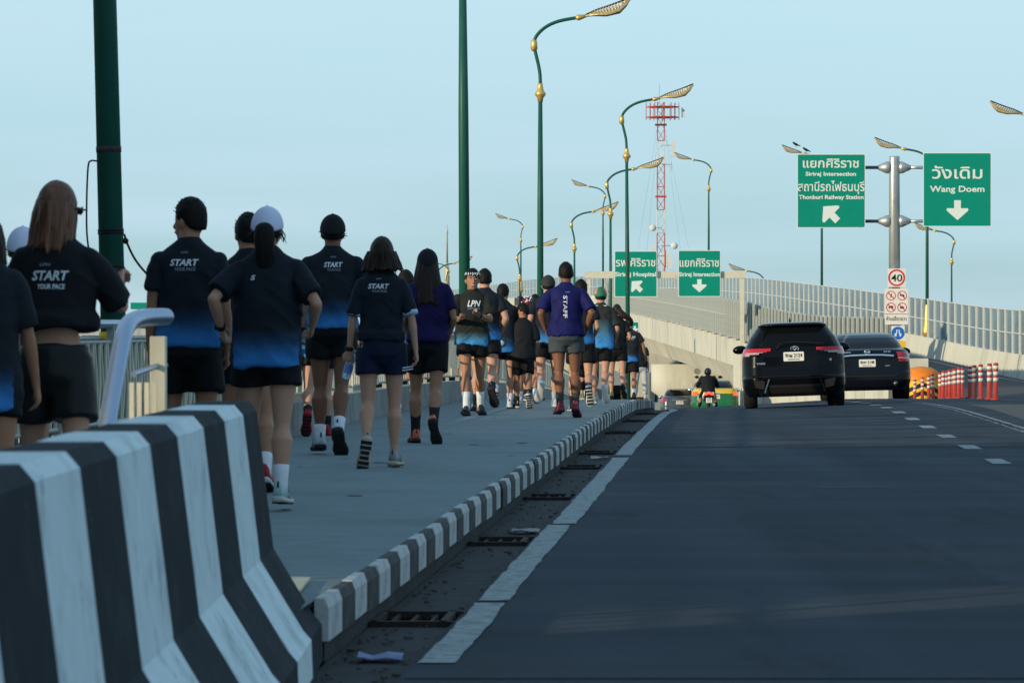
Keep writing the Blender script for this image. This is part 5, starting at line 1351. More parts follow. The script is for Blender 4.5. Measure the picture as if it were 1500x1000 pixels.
    # ---- shirt
    HZ = hem      # hem height above the hip line (fraction for 1.70 m)
    lo = loose
    mb = MB()
    wv = .006
    rg = [(HZ, .190 * g * lo, .143 * g * lo, -.010), (HZ + .05, .190 * g * lo, .143 * g * lo, -.010), (max(HZ + .08, .14), .172 * g * lo, .125 * g * lo, -.004), (max(HZ + .10, .27), .176 * g * lo, .126 * g * lo, -.002), (.39, .180 * g * lo, .128 * g, 0), (.455, .190 * g, .116 * g, -.005), (.505, .182 * g, .098 * g, -.008), (.54, .146 * g, .085, -.010), (.572, .098, .074, -.012), (.605, .066, .066, -.008), (.618, .060, .061, -.006)]
    mb.loft(T(rg, 28))
    for (sj, el, wr, u1, u2), sd in zip(A, (-1, 1)):
        e_ = sj + u1 * .275 * k * min(sleeve, 1.0)
        sw = (.064 if sleeve <= 1 else .060) * k * g * lo
        if sleeve <= 1:
            mb.ball(sj + Vector((-sd * .012 * k, 0, .0)), (.056 * k * g, .064 * k * g, .050 * k), 14, 10)
            mb.tube([sj + Vector((-sd * .015 * k, 0, .018 * k)), sj + u1 * .05 * k, sj + u1 * .10 * k, e_ - u1 * .01, e_], [(.045 * k * g, .055 * k * g), (sw * .86, sw * .98), (sw * .88, sw), (sw * .97, sw * 1.06), (sw * .96, sw * 1.05)], 16, ref=(1, 0, 0))
        else:
            mb.tube([sp(sd * .10, -.003, .455), sj, sj + u1 * .10 * k, el, el + u2 * .12 * k, wr], [.07 * k * g, .078 * k * g, .072 * k * g, .062 * k * g, .055 * k, .042 * k], 16)
            mb.ball(el, .062 * k, 10, 6)
    seed = rs.uniform(0, 99)
    def fold(co):
        z_ = (co.z - P0.z) / k
        amp = .019 if z_ < .42 else .008
        q_ = Vector((co.x * 7 + seed, co.y * 7, co.z * 3.6 + co.x * 4))
        r_ = noise.noise(q_); r2_ = 1 - abs(noise.noise(Vector((co.x * 5 + seed, co.y * 6 + 3, co.z * 7)))) * 2.2
        dg_ = co.x * (1 if co.x > 0 else -1) * .9 + co.z
        r3_ = (1 - min(1, abs(noise.noise(Vector((dg_ * 9 + seed, co.y * 3, co.x * 2)))) * 3.2)) * (.5 + .5 * noise.noise(Vector((co.x * 3, co.z * 3, seed))))
        r_ = r_ + r3_ * (.9 if z_ < .44 else .4)
        return shirtfold * (amp * r_ + .006 * r2_) + .001
    span = .62
    def rise(co):
        rel = co - P0; z_ = (rel.z * math.cos(la) + rel.y * math.sin(la)) / k
        ax = abs(rel.x) / k
        if ax > .19 * g and z_ < .45: z_ = .5
        return max(0.0, (z_ - HZ) / span)
    sh = remeshed(mb, 'shirt', shirt or M_shirt, root, vox, 2, fold, rise)
    if cuff:
        for (sj, el, wr, u1, u2), sd in zip(A, (-1, 1)):
            e_ = sj + u1 * .275 * k * sleeve; sw = .066 * k * g * lo
            mb = MB(); mb.smooth = True; mb.tube([e_ - u1 * .022, e_ + u1 * .006], [(sw, sw * 1.09), (sw * 1.02, sw * 1.1)], 16, ref=(1, 0, 0)); mb.build('cuff', M_cuff, sh)
    # ---- shorts
    mb = MB()
    wf = .91 if HZ < .05 else 1.0; w2 = .93 if HZ < -.04 else 1.0
    mb.loft(T([(-.13, .12 * g, .10 * g, -.005), (-.06, .184 * g * w2, .134 * g * w2, -.014), (.0, .184 * g * (wf + .02 if wf < 1 else 1), .134 * g * (wf + .02 if wf < 1 else 1), -.013), (.06, .180 * g * wf, .132 * g * wf, -.012), (.095, .170 * g * wf, .126 * g * wf, -.008)], 24))
    for (hj, kn, an, t1, t2, toe), sd in zip(J, (-1, 1)):
        tg = g * (1.05 if fem else 1.0)
        if slen <= 1:
            e_ = hj + t1 * TH * slen
            r0 = (.104 - .018 * max(0, slen - .5)) * k * tg
            mb.tube([hj + Vector((-sd * .01, 0, .03 * k)), hj + t1 * TH * slen * .5, e_ - t1 * .01, e_], [.100 * k * tg, (r0, r0 * 1.04), (r0 * 1.03, r0 * 1.08), (r0 * 1.02, r0 * 1.07)], 18, ref=(1, 0, 0))
        else:
            mb.tube([hj + Vector((-sd * .01, 0, .03 * k)), hj + t1 * TH * .5, kn, kn + t2 * SH * .5, kn + t2 * SH * min(1, slen - 1)], [.100 * k * tg, .09 * k * tg, .072 * k, .066 * k, .052 * k], 16)
            mb.ball(kn, .072 * k, 10, 8)
    def fold2(co):
        return .010 * noise.noise(Vector((co.x * 8 + seed, co.y * 8, co.z * 4 + 7))) + .004 * (1 - 2 * abs(noise.noise(Vector((co.x * 9, co.y * 6 + seed, co.z * 7)))))
    so = remeshed(mb, 'shorts' if slen <= 1 else 'trousers', shorts or M_short, root, vox, 2, fold2)
    # ---- socks and shoes
    for i, ((hj, kn, an, t1, t2, toe), sd) in enumerate(zip(J, (-1, 1))):
        c_, s_ = math.cos(R(toe)), math.sin(R(toe)); fwd = Vector((0, c_, -s_)); up = Vector((0, s_, c_)); sdv = Vector((1, 0, 0))
        rq_ = Quaternion(up, R(-sd * rs.uniform(5, 12))); fwd = rq_ @ fwd; sdv = rq_ @ sdv
        if socks is not None and slen <= 1:
            mb = MB(); mb.smooth = True; n_ = 5; sh_ = sock_h * k
            mb.tube([an + t2 * .02, an - t2 * .03 * k, an - t2 * sh_ * .6, an - t2 * sh_, an - t2 * (sh_ + .004)], [.040 * k, .041 * k, .043 * k + .02 * max(0, sock_h - .1), .046 * k + .05 * max(0, sock_h - .1), .036 * k], 14); sk = mb.build('sock', socks if socks != 'striped' else M_sockw, root)
            if socks == 'striped':
                for q in range(3):
                    mb = MB(); mb.smooth = True; c0 = an - t2 * (sh_ - .018 * k - q * .022 * k); mb.tube([c0, c0 - t2 * .010], [.0475 * k, .0475 * k], 14); mb.build('stripe', M_sockk, sk)
        um, lm = shoes
        W = .058 * k * (.95 if fem else 1.05); sole_z = -AN
        def F(x_, y_, z_): return an + sdv * (x_ * k * sd) + fwd * ((y_ * 1.10 + .004) * k) + up * ((-AN / k + (z_ + AN / k) * 1.12) * k)
        # sole outline as rings along the foot
        def shoe_ring(y_, w_, zb, zt, tp=.8, n=12):
            pts = []
            for j in range(n):
                a_ = 2 * math.pi * j / n; cx_ = math.cos(a_); sn = math.sin(a_)
                pts.append(F(w_ * (abs(cx_) ** .6) * (1 if cx_ >= 0 else -1) * (1 if sn < 0 else tp), y_, (zb + zt) / 2 + (zt - zb) / 2 * (abs(sn) ** .7) * (1 if sn >= 0 else -1)))
            return pts
        wk = W / k; a0 = -AN / k
        mb = MB(); mb.smooth = True
        mb.loft([shoe_ring(-.078, wk * .45, a0 + .012, a0 + .034, 1), shoe_ring(-.07, wk * .72, a0 + .004, a0 + .036, 1), shoe_ring(-.03, wk * .80, a0, a0 + .034, 1), shoe_ring(.04, wk * .74, a0 + .001, a0 + .028, 1), shoe_ring(.11, wk * 1.0, a0, a0 + .026, 1), shoe_ring(.155, wk * .88, a0 + .006, a0 + .028, 1), shoe_ring(.188, wk * .5, a0 + .016, a0 + .032, 1)])
        sole = None
        mu = MB(); mu.smooth = True
        mu.loft([shoe_ring(-.074, wk * .5, a0 + .03, a0 + .095, .8), shoe_ring(-.06, wk * .72, a0 + .028, a0 + .112, .75), shoe_ring(-.02, wk * .76, a0 + .026, a0 + .105, .75), shoe_ring(.03, wk * .72, a0 + .022, a0 + .100, .62), shoe_ring(.075, wk * .84, a0 + .02, a0 + .080, .62), shoe_ring(.12, wk * .93, a0 + .02, a0 + .060, .65), shoe_ring(.158, wk * .78, a0 + .022, a0 + .050, .65), shoe_ring(.183, wk * .4, a0 + .026, a0 + .042, .7)])
        sho = mu.build('shoe', um or S_w, root)
        mb.build('sole', lm or S_solew, sho)
        tr = MB()
        for q in range(6):
            y_ = -.055 + q * .038; w_ = wk * (.62 if q in (2, 3) else .78)
            a_, b_ = F(-w_, y_, a0 - .003), F(w_, y_ + .022, a0 + .006)
            tr.add([F(-w_, y_, a0 + .004), F(w_, y_, a0 + .004), F(w_, y_ + .024, a0 + .004), F(-w_, y_ + .024, a0 + .004), F(-w_, y_, a0 - .003), F(w_, y_, a0 - .003), F(w_, y_ + .024, a0 - .003), F(-w_, y_ + .024, a0 - .003)], [(0, 1, 2, 3), (7, 6, 5, 4), (0, 4, 5, 1), (1, 5, 6, 2), (2, 6, 7, 3), (3, 7, 4, 0)])
        if d < 50:
            t_ = tr.build('tread', S_solek, sho); t_['kind'] = 'stuff'
            if um in (S_w, S_t, S_g, S_k):
                mb = MB()
                for q in range(3):
                    y_ = .02 + q * .022
                    for e2 in (-1, 1):
                        mb.add([F(e2 * wk * .80, y_, a0 + .03), F(e2 * wk * .82, y_ + .010, a0 + .03), F(e2 * wk * .66, y_ + .004, a0 + .078), F(e2 * wk * .66, y_ - .006, a0 + .078)], [(0, 1, 2, 3)])
                t_ = mb.build('side_stripes', S_k if um != S_k else S_w, sho); t_['kind'] = 'stuff'
            mb = MB(); mb.smooth = True; mb.tube([F(0, -.072, a0 + .080), F(0, -.078, a0 + .095), F(0, -.072, a0 + .112)], .006 * k, 6); mb.build('heel_tab', S_k if um != S_k else S_w, sho)
    # ---- hair
    style, hm = hair[:2]; hm = hm or M_hair
    if style != 'none':
        mb = MB(); mb.smooth = True; N, Mm = 48, 34; rings = []
        fl = {'short': .0, 'bob': .12, 'long': .0, 'pony': .0, 'mid': .01}[style]
        for i in range(Mm + 1):
            th = -math.pi / 2 + math.pi * (i + (.02 if i == 0 else -.02 if i == Mm else 0)) / Mm; rg = []
            for j in range(N):
                ph = 2 * math.pi * j / N   # 0 = +x, pi/2 = face
                c3 = Vector((math.cos(th) * math.cos(ph), math.cos(th) * math.sin(ph), math.sin(th)))
                fr = c3.y
                # hairline height as a function of how far forward
                line = lerp_sec([(-1.01, -.62), (-.5, -.50), (-.1, -.15), (.35, -.10), (.52, .25), (.8, .50), (1.01, .50)], fr)[0]
                if style in ('bob', 'mid', 'long'): line -= .30
                cover = max(0, min(1, (c3.z - line) / .10))
                top_in = cap is not None and c3.z > .18
                r_ = .80 + cover * ((.255 + fl) if not top_in else .18)
                if cover > 0.5:
                    r_ += .035 * noise.noise(Vector((math.cos(ph) * 4, math.sin(ph) * 4, c3.z * 2.5 + seed))) + .012 * noise.noise(Vector((ph * 16, c3.z * 6, seed)))
                    if style == 'short' and c3.z > .1: r_ += .035 * min(1, (c3.z - .1) * 2) + .09 * min(1, (c3.z - .1) * 3) * abs(noise.noise(Vector((c3.x * 9, c3.y * 9, seed))))
                rg.append(hpt(c3.x * .0775 * r_, c3.y * .098 * r_ - .006, c3.z * .121 * r_ + .004))
            rings.append(rg)
        mb.loft(rings); ho = mb.build('hair', hm, root)
        def curtain(zend, wtop, wend, ytop, yend, dtop, dend, n=56, flick=0.0, arc=(150, 390), asym=0.0):
            """hair falling round the back of the head: thick wavy shell"""
            mb = MB(); mb.smooth = True; outer = []
            for q in range(15):
                t = q / 14; z_ = .03 + (zend - .03) * t; rgo = []; rgi = []
                w_ = wtop + (wend - wtop) * t + .012 * math.sin(t * 3.14); dd = dtop + (dend - dtop) * t; yo = ytop + (yend - ytop) * t
                for j in range(n + 1):
                    a_ = R(arc[0] + (arc[1] - arc[0]) * j / n)
                    e_ = 1 + (.10 * noise.noise(Vector((j * .42, t * 1.3, seed))) + .05 * noise.noise(Vector((j * 1.3, t * 2.5, seed)))) * (.5 + t) + flick * t ** 4
                    zz = z_ + (.035 * noise.noise(Vector((j * .6, 5, seed))) + .02 * noise.noise(Vector((j * 2.2, 9, seed)))) * t * 1.6 + asym * math.cos(a_) * t
                    rgo.append(hpt(math.cos(a_) * w_ * e_, yo + math.sin(a_) * dd * e_, zz)); rgi.append(hpt(math.cos(a_) * w_ * e_ * .72, yo + math.sin(a_) * dd * e_ * .72, zz + .004))
                outer.append(rgo + rgi[::-1])
            mb.loft(outer); return mb.build('hair_lengths', hm, ho)
        if style == 'bob': curtain(-.118, .104, .128, -.008, -.012, .118, .108, flick=.16)
        if style == 'mid': curtain(-.195, .086, .104, -.008, -.03, .100, .100, flick=.05)
        if style == 'long':
            curtain(-.40 if len(hair) < 3 else hair[2], .088, .125, -.01, -.115, .100, .075, flick=-.08)
        if style == 'pony':
            ln = hair[2] if len(hair) > 2 else .30; sw_ = hair[3] if len(hair) > 3 else 0.0
            mb = MB(); mb.smooth = True
            p_ = [hpt(0, -.095, .02), hpt(sw_ * .2, -.125, .0), hpt(sw_ * .5, -.14, -.08), hpt(sw_ * .8, -.135, -.08 - ln * .35), hpt(sw_, -.12, -.08 - ln * .7), hpt(sw_ * 1.1, -.11, -.08 - ln)]
            mb.tube(catmull(p_, 4), [((.020 + .036 * math.sin(math.pi * min(1, .12 + u / 21)) + .008 * rs.random()) * k, (.014 + .022 * math.sin(math.pi * min(1, .12 + u / 21))) * k) for u in range(21)], 18, ref=(1, 0, 0)); mb.build('ponytail', hm, ho)
        # loose strands that break the outline
        if d < 48:
            mb = MB(); cnt = {'short': 46, 'bob': 90, 'mid': 70, 'long': 110, 'pony': 60}[style]
            for q in range(cnt):
                a_ = rs.uniform(math.pi * .95, math.pi * 2.05) if style != 'short' else rs.uniform(0, 2 * math.pi); el_ = rs.uniform(.15, 1.3) if style == 'short' else rs.uniform(-.2, .9)
                c3 = Vector((math.cos(el_) * math.cos(a_), math.cos(el_) * math.sin(a_), math.sin(el_)))
                if cap is not None: el_ = rs.uniform(-.35, .05); c3 = Vector((math.cos(el_) * math.cos(a_), math.cos(el_) * math.sin(a_), math.sin(el_)))
                p0 = Vector((c3.x * .083, c3.y * .104 - .006, c3.z * .128 + .004))
                if style == 'short': p1 = p0 * 1.0 + c3 * rs.uniform(.008, .02) + Vector((rs.uniform(-.01, .01), 0, 0)); pts_ = [p0 * .96, p1]
                else:
                    L_ = {'bob': .16, 'mid': .2, 'long': .34, 'pony': .06}[style] * rs.uniform(.6, 1.12)
                    o2 = Vector((c3.x, c3.y, 0)) * rs.uniform(.004, .028); pts_ = [p0, p0 + o2 + Vector((0, 0, -L_ * .5)), p0 + o2 * rs.uniform(0, 1.7) + Vector((rs.uniform(-.012, .012), 0, -L_))]
                mb.tube([hpt(*p) for p in pts_], [.0028 * k] * (len(pts_) - 1) + [.0008], 4, cap=False)
            st = mb.build('loose_strands', hm, ho); st['kind'] = 'stuff'
    # ---- cap
    if cap:
        cm = cap[0]; back = cap[1] if len(cap) > 1 else False
        mb = MB(); mb.smooth = True; rings = []
        for i in range(13):
            th = math.pi / 2 * i / 12; rg = []
            for j in range(32):
                ph = 2 * math.pi * j / 32; c3 = Vector((math.cos(th) * math.cos(ph), math.cos(th) * math.sin(ph), math.sin(th)))
                drop = -.028 if c3.y < 0 else .0
                rg.append(hpt(c3.x * .091, c3.y * .114 - .006, c3.z * .118 + .022 + (drop * math.cos(th) * -c3.y if c3.y < 0 else 0)))
            rings.append(rg)
        rings.insert(0, [p + (hpt(0, 0, -.012) - hpt(0, 0, 0)) for p in rings[0]])
        mb.loft(rings); co_ = mb.build('cap', cm, root)
        mb = MB(); mb.smooth = True; sgn = -1 if back else 1
        rows = []
        for i in range(5):
            t = i / 4; rows.append([hpt(.078 * math.sin(a_) * (1 - .12 * t), sgn * (.085 * math.cos(a_) + (.075 * t) * math.cos(a_ * .8)), .03 - .03 * t - .012 * math.sin(a_) ** 2) for a_ in [R(-75 + 150 * j / 10) for j in range(11)]])
        mb.loft(rows, cap=False, closed=False); br = mb.build('brim', cm, co_); s1 = br.modifiers.new('t', 'SOLIDIFY'); s1.thickness = .004
        mb = MB(); mb.smooth = True; mb.ball(hpt(0, -.006, .138), .008 * k, 8, 5); mb.build('button', cm, co_)
        if len(cap) > 2:
            for a0_, mm_ in cap[2]:
                mb = MB(); mb.smooth = True; rows = []
                for i in range(8):
                    th = R(4) + math.pi / 2 * .9 * i / 7
                    rows.append([hpt(math.cos(th) * math.cos(ph) * .0925, math.cos(th) * math.sin(ph) * .1125 - .006, math.sin(th) * .114 + .02) for ph in [R(a0_ + 62 * j / 6) for j in range(7)]])
                mb.loft(rows, cap=False, closed=False); mb.build('cap_panel', mm_, co_)
    # ---- print on the shirt
    if text:
        me = sh.data; bvh = BVHTree.FromPolygons([v.co[:] for v in me.vertices], [p_.vertices[:] for p_ in me.polygons])
        for (s_, w_, hh, tx, tz, front, bold, shear, mm_, rot_) in text:
            sz_ = hh / .7
            c = bpy.data.curves.new('t', 'FONT'); c.body = s_; c.size = sz_; c.align_x = 'CENTER'; c.offset = bold * sz_; c.shear = shear; c.resolution_u = 2
            o = bpy.data.objects.new('t', c); COL.objects.link(o); dg = bpy.context.evaluated_depsgraph_get(); tm = bpy.data.meshes.new_from_object(o.evaluated_get(dg)); bpy.data.objects.remove(o); bpy.data.curves.remove(c)
            xs_ = [v.co.x for v in tm.vertices]; ys_ = [v.co.y for v in tm.vertices]
            f = w_ / max(1e-6, max(xs_) - min(xs_)); cx_ = (max(xs_) + min(xs_)) / 2; cy_ = (max(ys_) + min(ys_)) / 2
            bmx = bmesh.new(); bmx.from_mesh(tm); bmesh.ops.triangulate(bmx, faces=bmx.faces[:])
            for v in bmx.verts:
                x_ = (v.co.x - cx_) * f; z_ = v.co.y - cy_
                if rot_: x_, z_ = z_, -x_
                if front: pos_ = Vector((-(x_ + tx) * k, 2.0, P0.z + (tz + z_) * k)); dr = Vector((0, -1, 0))
                else: pos_ = Vector(((x_ + tx) * k, -2.0, P0.z + (tz + z_) * k)); dr = Vector((0, 1, 0))
                hit = bvh.ray_cast(pos_, dr)
                v.co = (hit[0] - dr * .0045) if hit[0] is not None else Vector((pos_.x, 0, pos_.z))
            bmx.to_mesh(tm); bmx.free(); tm.materials.clear(); tm.materials.append(mm_)
            to = bpy.data.objects.new('lettering', tm); COL.objects.link(to); to.parent = sh
    return dict(root=root, P0=P0, J=J, A=A, hpt=hpt, sp=sp, shirt=sh, k=k, hc=hc)

def START(x=0, w=.165, z=.475): return [('START', w, .036, x, z, False, .03, .25, M_print, False), ('YOUR PACE', w * .73, .018, x + .005, z - .038, False, .03, .1, M_print_d, False), ('LPN', .04, .011, x, z + .058, False, .03, .1, M_print_d, False)]

def hold(r, name, build_fn, label, cat):
    t = empty(name, r['root'].location); t.rotation_euler = r['root'].rotation_euler; tag(t, label, cat); build_fn(t); return t

def wristwatch(r, side, m=M_trim):
    sj, el, wr, u1, u2 = r['A'][side]; mb = MB(); mb.smooth = True
    mb.tube([wr - u2 * .03, wr - u2 * .002], [.031 * r['k'], .030 * r['k']], 14); mb.ball(wr - u2 * .016 + Vector((-.028 if side == 0 else .028, 0, 0)), (.008, .018, .02), 8, 6); mb.build('watch', m, r['root'])

# nearest first
r1 = person('person cut off at the left edge, oversized black shirt turning blue at the hem', -30, 15.35, 1.50, fem=True, skin=1, lean=6, arms=((10, 10, 20, 0), (4, 13, 12, 0)), hem=-.14, loose=1.12, sleeve=.85, slen=.4, hair=('mid', M_hdark), shoes=(S_w, S_solew), socks=M_sockw, legs=((10, 15, 2), (-8, 5, 2)))
r2 = person('woman with straight brown shoulder-length hair and sunglasses in a cropped black shirt', 80, 16.3, 1.635, yaw=-8, fem=True, skin=0, head=-32, nod=4, arms=((8, 12, 35, 0), (28, 26, 92, 14, (0, 1, .3), 60)), shirt=M_shirtblk, hem=.165, crop=True, loose=1.14, sleeve=.92, shorts=M_leath, slen=.60, hair=('mid', M_hairb), shoes=(S_w, S_solew), socks=M_sockw, text=[('START', .175, .042, .005, .41, False, .03, .25, M_print, False), ('YOUR PACE', .13, .022, .01, .36, False, .03, .1, M_print, False), ('LPN', .05, .013, -.02, .46, False, .03, .1, M_print_d, False)])
k_ = r2['k']; hp = r2['hpt']
gl = MB(); gl.smooth = True; gl.tube([hp(.078, -.01, .0), hp(.082, .05, .004), hp(.075, .10, .004)], .0045, 6); gl.tube([hp(.07, .085, .004), hp(.035, .112, .0), hp(0, .118, .006), hp(-.035, .112, .0), hp(-.07, .085, .004)], [(.016, .004)] * 5, 8, ref=(0, 0, 1)); gl.build('sunglasses', M_trim, r2['root'])
def phone_at(r, side, nm, lb, off=(0, 0, .02), tilt=0.5):
    sj, el, wr, u1, u2 = r['A'][side]
    def fn(t):
        c_ = wr + u2 * .10 * r['k'] + Vector(off)
        mb = MB(); mb.box(c_, (.062, .010, .125), Matrix.Rotation(tilt, 3, 'X')); mb.build('phone_case', M_trim if 'pale' not in lb else mat('pale phone', (.3, .33, .36), .4), t, bevel=.004)
        mb = MB(); mb.box(c_ + Matrix.Rotation(tilt, 3, 'X') @ Vector((0, -.007, 0)), (.056, .002, .115), Matrix.Rotation(tilt, 3, 'X')); mb.build('screen', mat('phone glass', (.10, .12, .14), .1), t)
    return hold(r, nm, fn, lb, 'phone')
phone_at(r2, 1, 'phone', 'phone raised in the hand of the brown haired woman', (.0, .02, .0), 1.2)

r3 = person('person mostly hidden behind the brown haired woman, only a white cap showing', 32, 19.6, 1.52, fem=True, skin=1, shirt=M_shirtnavy, hair=('short', M_hair), cap=(M_capw,), shoes=(S_w, S_solew), socks=M_sockw)
r4 = person('man with cropped black hair glancing left, START on his back, above the striped barrier', 277, 21.4, 1.725, skin=1, head=55, build=.98, arms=((-3, 7, 16, 0), (-6, 5, 18, 0)), hem=-.005, slen=.62, hair=('short', M_hair), legs=((4, 6, 2), (-6, 8, 2)), socks=M_sockw, shoes=(S_w, S_solew), text=START(-.02))
r5 = person('man half hidden behind the white capped woman, black wavy hair', 363, 23.4, 1.71, skin=1, head=20, build=.96, arms=((10, 8, 20, 0), (14, 10, 30, 0)), hair=('short', M_hair), slen=.5, socks=M_sockw, shoes=(S_r, S_solew), shorts=M_short, text=START(-.03, .14))
r6 = person('woman in a white cap with dark ponytail, long black shirt turning blue at the hem', 391, 20.9, 1.62, yaw=0, fem=True, build=1.12, skin=0, head=-6, lean=2, arms=((-40, 30, 84, 8), (-30, 28, 88, 8)), hem=-.095, loose=1.08, sleeve=.80, slen=.48, hair=('pony', M_hair, .26, .01), cap=(M_capw,), socks=M_sockw, sock_h=.15, shoes=(S_t, S_solew), legs=((14, 42, 1, 50), (-3, 6, -1, 4)), text=[('S', .03, .028, -.075, .43, False, .03, .25, M_print, False)])
wristwatch(r6, 0)
r7 = person('tall man in a black cap, hands in front, START on his blue hemmed shirt', 487, 30.3, 1.87, skin=2, build=1.02, lean=3, arms=((-22, 34, 100, 26), (-16, 32, 98, 26)), hem=.0, sleeve=.72, slen=.52, hair=('short', M_hair), cap=(M_capk,), socks=M_sockw, sock_h=.11, shoes=(S_w, S_solek), legs=((2, 12, 0, 4), (-8, 26, -3, 48)), text=START(.01, .14))
r8 = person('woman with tousled black bob, pale cuffs and navy shorts, heel lifted', 559, 27.4, 1.635, fem=True, skin=0, lean=2, head=0, arms=((-4, 13, 16, 0, (0, 1, 0), 70), (-8, 15, 10, 0)), shirt=M_shirtnavy, hem=.06, sleeve=.86, loose=1.02, shorts=M_shortn, slen=.48, cuff=True, hair=('bob', M_hdark), shoes=(S_g, S_sole_c), legs=((-6, 34, 1, 72), (2, 5, 0, 0)), text=START(-.02, .165))
wristwatch(r8, 0)
def bottle(t):
    sj, el, wr, u1, u2 = r8['A'][0]; c_ = wr + u2 * .085 + Vector((.008, .035, -.02)); ax = Vector((.28, .1, .95)).normalized()
    mb = MB(); mb.smooth = True; mb.tube([c_ - ax * .11, c_ - ax * .105, c_ - ax * .02, c_ + ax * .0, c_ + ax * .05, c_ + ax * .08, c_ + ax * .095], [.026, .031, .032, .030, .032, .016, .013], 16); mb.build('bottle_body', mat('bottle plastic', (.42, .55, .70), .12, trans=.55, spec=.5), t)
    mb = MB(); mb.smooth = True; mb.tube([c_ + ax * .093, c_ + ax * .113], .016, 12); mb.build('bottle_cap', M_print, t)
    mb = MB(); mb.smooth = True; mb.tube([c_ - ax * .06, c_ + ax * .0], .0328, 16, cap=False); mb.build('bottle_label', mat('bottle label', (.12, .22, .55), .5), t)
hold(r8, 'water_bottle', bottle, 'clear water bottle with white cap in the bobbed woman\'s left hand', 'bottle')
st_ = MB(); hj = r8['J'][1][0]
for q in range(2):
    st_.box((hj.x + .098, -.085 + .0, hj.z - .135 - q * .018), (.075, .006, .008), Matrix.Rotation(.0, 3, 'Z') @ Matrix.Rotation(-.15, 3, 'Y'))
o = st_.build('side_stripes', M_print, r8['root']); o['kind'] = 'stuff'
r9 = person('woman in a black cap with very long hair, deep violet shirt and coral shoes', 626, 33.2, 1.69, fem=True, build=1.04, skin=1, lean=3, arms=((-6, 12, 60, 10), (-10, 16, 62, 10)), shirt=M_purple2, hem=.01, sleeve=.72, loose=1.08, slen=.62, hair=('long', M_hdark, -.37), cap=(M_capk,), socks=M_sockk, sock_h=.22, shoes=(S_o, S_solek), legs=((10, 14, 1, 0), (-12, 30, -3, 60)), shorts=M_short)
r10 = person('runner mostly hidden between the bobbed woman and violet shirted woman, striped white socks', 594, 38, 1.58, fem=True, skin=0, lean=5, arms=((10, 8, 70, 10), (-10, 8, 70, 10)), shirt=M_shirt, hair=('bob', M_hair), socks='striped', sock_h=.20, slen=.4, shoes=(S_w, S_solew), legs=((8, 10, 0, 0), (0, 52, 1, 70)))
r10b = person('runner hidden behind the tall capped man, blue shirt hem and one red shoe showing', 466, 35.5, 1.56, skin=0, lean=5, arms=((0, 6, 60, 14), (0, 6, 60, 14)), hem=-.08, hair=('short', M_hair), socks=M_sockk, slen=.45, shoes=(S_r, S_r), legs=((-14, 32, 0, 60), (6, 8, 0, 0)))

# the man walking towards the camera
r11 = person('smiling man walking toward the camera, printed headband and charcoal LPN shirt', 692, 44.2, 1.71, yaw=180, skin=1, lean=2, head=8, nod=0, build=1.0, arms=((28, 6, 76, 32, (0, .3, 1), 50), (22, 10, 72, 20, (0, .3, 1), 50)), shirt=M_shirtlit, hem=-.045, loose=1.06, sleeve=.78, slen=.44, hair=('short', M_hair), socks=M_sockw, sock_h=.20, shoes=(S_k, S_solek), legs=((-10, 14, 0, 10), (16, 12, -2, -6)), vox=.0105, shirtfold=1.3,
            text=[('LPN', .16, .072, .02, .435, True, .02, .3, M_print, False), ('DON\'T STOP RUN', .15, .018, .02, .375, True, .03, .1, M_printb, False)])
hp = r11['hpt']; rt = r11['root']; k_ = r11['k']
for sd in (-1, 1):
    mb = MB(); mb.smooth = True; mb.ball(hp(sd * .030, .084, .004), (.0125, .008, .006), 10, 6); e1 = mb.build('eye', M_print, rt)
    mb = MB(); mb.smooth = True; mb.ball(hp(sd * .030, .0915, .004), (.0062, .003, .0058), 10, 6); mb.build('iris', M_blk, e1)
    mb = MB(); mb.smooth = True; mb.tube([hp(sd * .014, .094, .020), hp(sd * .032, .092, .026), hp(sd * .050, .080, .020)], [.0030, .0045, .002], 6); mb.build('eyebrow', M_hair, rt)
mb = MB(); mb.smooth = True; mb.tube([hp(-.026, .092, -.060), hp(0, .102, -.067), hp(.026, .092, -.060)], [(.003, .001), (.0062, .003), (.003, .001)], 8, ref=(0, 0, 1)); mb.build('teeth', M_print, rt)
for zz_, w_ in ((-.0735, .0052), (-.0575, .0035)):
    mb = MB(); mb.smooth = True; mb.tube([hp(-.028, .090, -.062 if zz_ > -.06 else -.064), hp(0, .104, zz_), hp(.028, .090, -.062 if zz_ > -.06 else -.064)], [.002, w_, .002], 8); mb.build('lip', mat('lip', (.32, .11, .09), .5), rt)
mb = MB(); mb.smooth = True; rows = []
for i in range(6):
    t = i / 5; rows.append([hp(.0875 * math.cos(ph) * (1 - .12 * t), .107 * math.sin(ph) * (1 - .10 * t) - .004, .048 + .045 * t) for ph in [2 * math.pi * j / 28 for j in range(28)]])
mb.loft(rows, cap=False); hb_ = mb.build('headband', M_capk, rt); sm_ = hb_.modifiers.new('t', 'SOLIDIFY'); sm_.thickness = .004
for i in range(9):
    a0_ = R(15 + i * 17); mb = MB(); mb.smooth = True
    mb.tube([hp(.088 * math.cos(a0_), .108 * math.sin(a0_) - .004, .050 + .012 * (i % 2)), hp(.086 * math.cos(a0_ + .10), .106 * math.sin(a0_ + .10) - .004, .068), hp(.083 * math.cos(a0_ + .03), .103 * math.sin(a0_ + .03) - .004, .085)], [.005, .007, .004], 6); mb.build('band_print', M_print, hb_)
phone_at(r11, 0, 'phone', 'dark phone held in both hands by the smiling man', (-.02, .03, .0), 1.0); wristwatch(r11, 0)

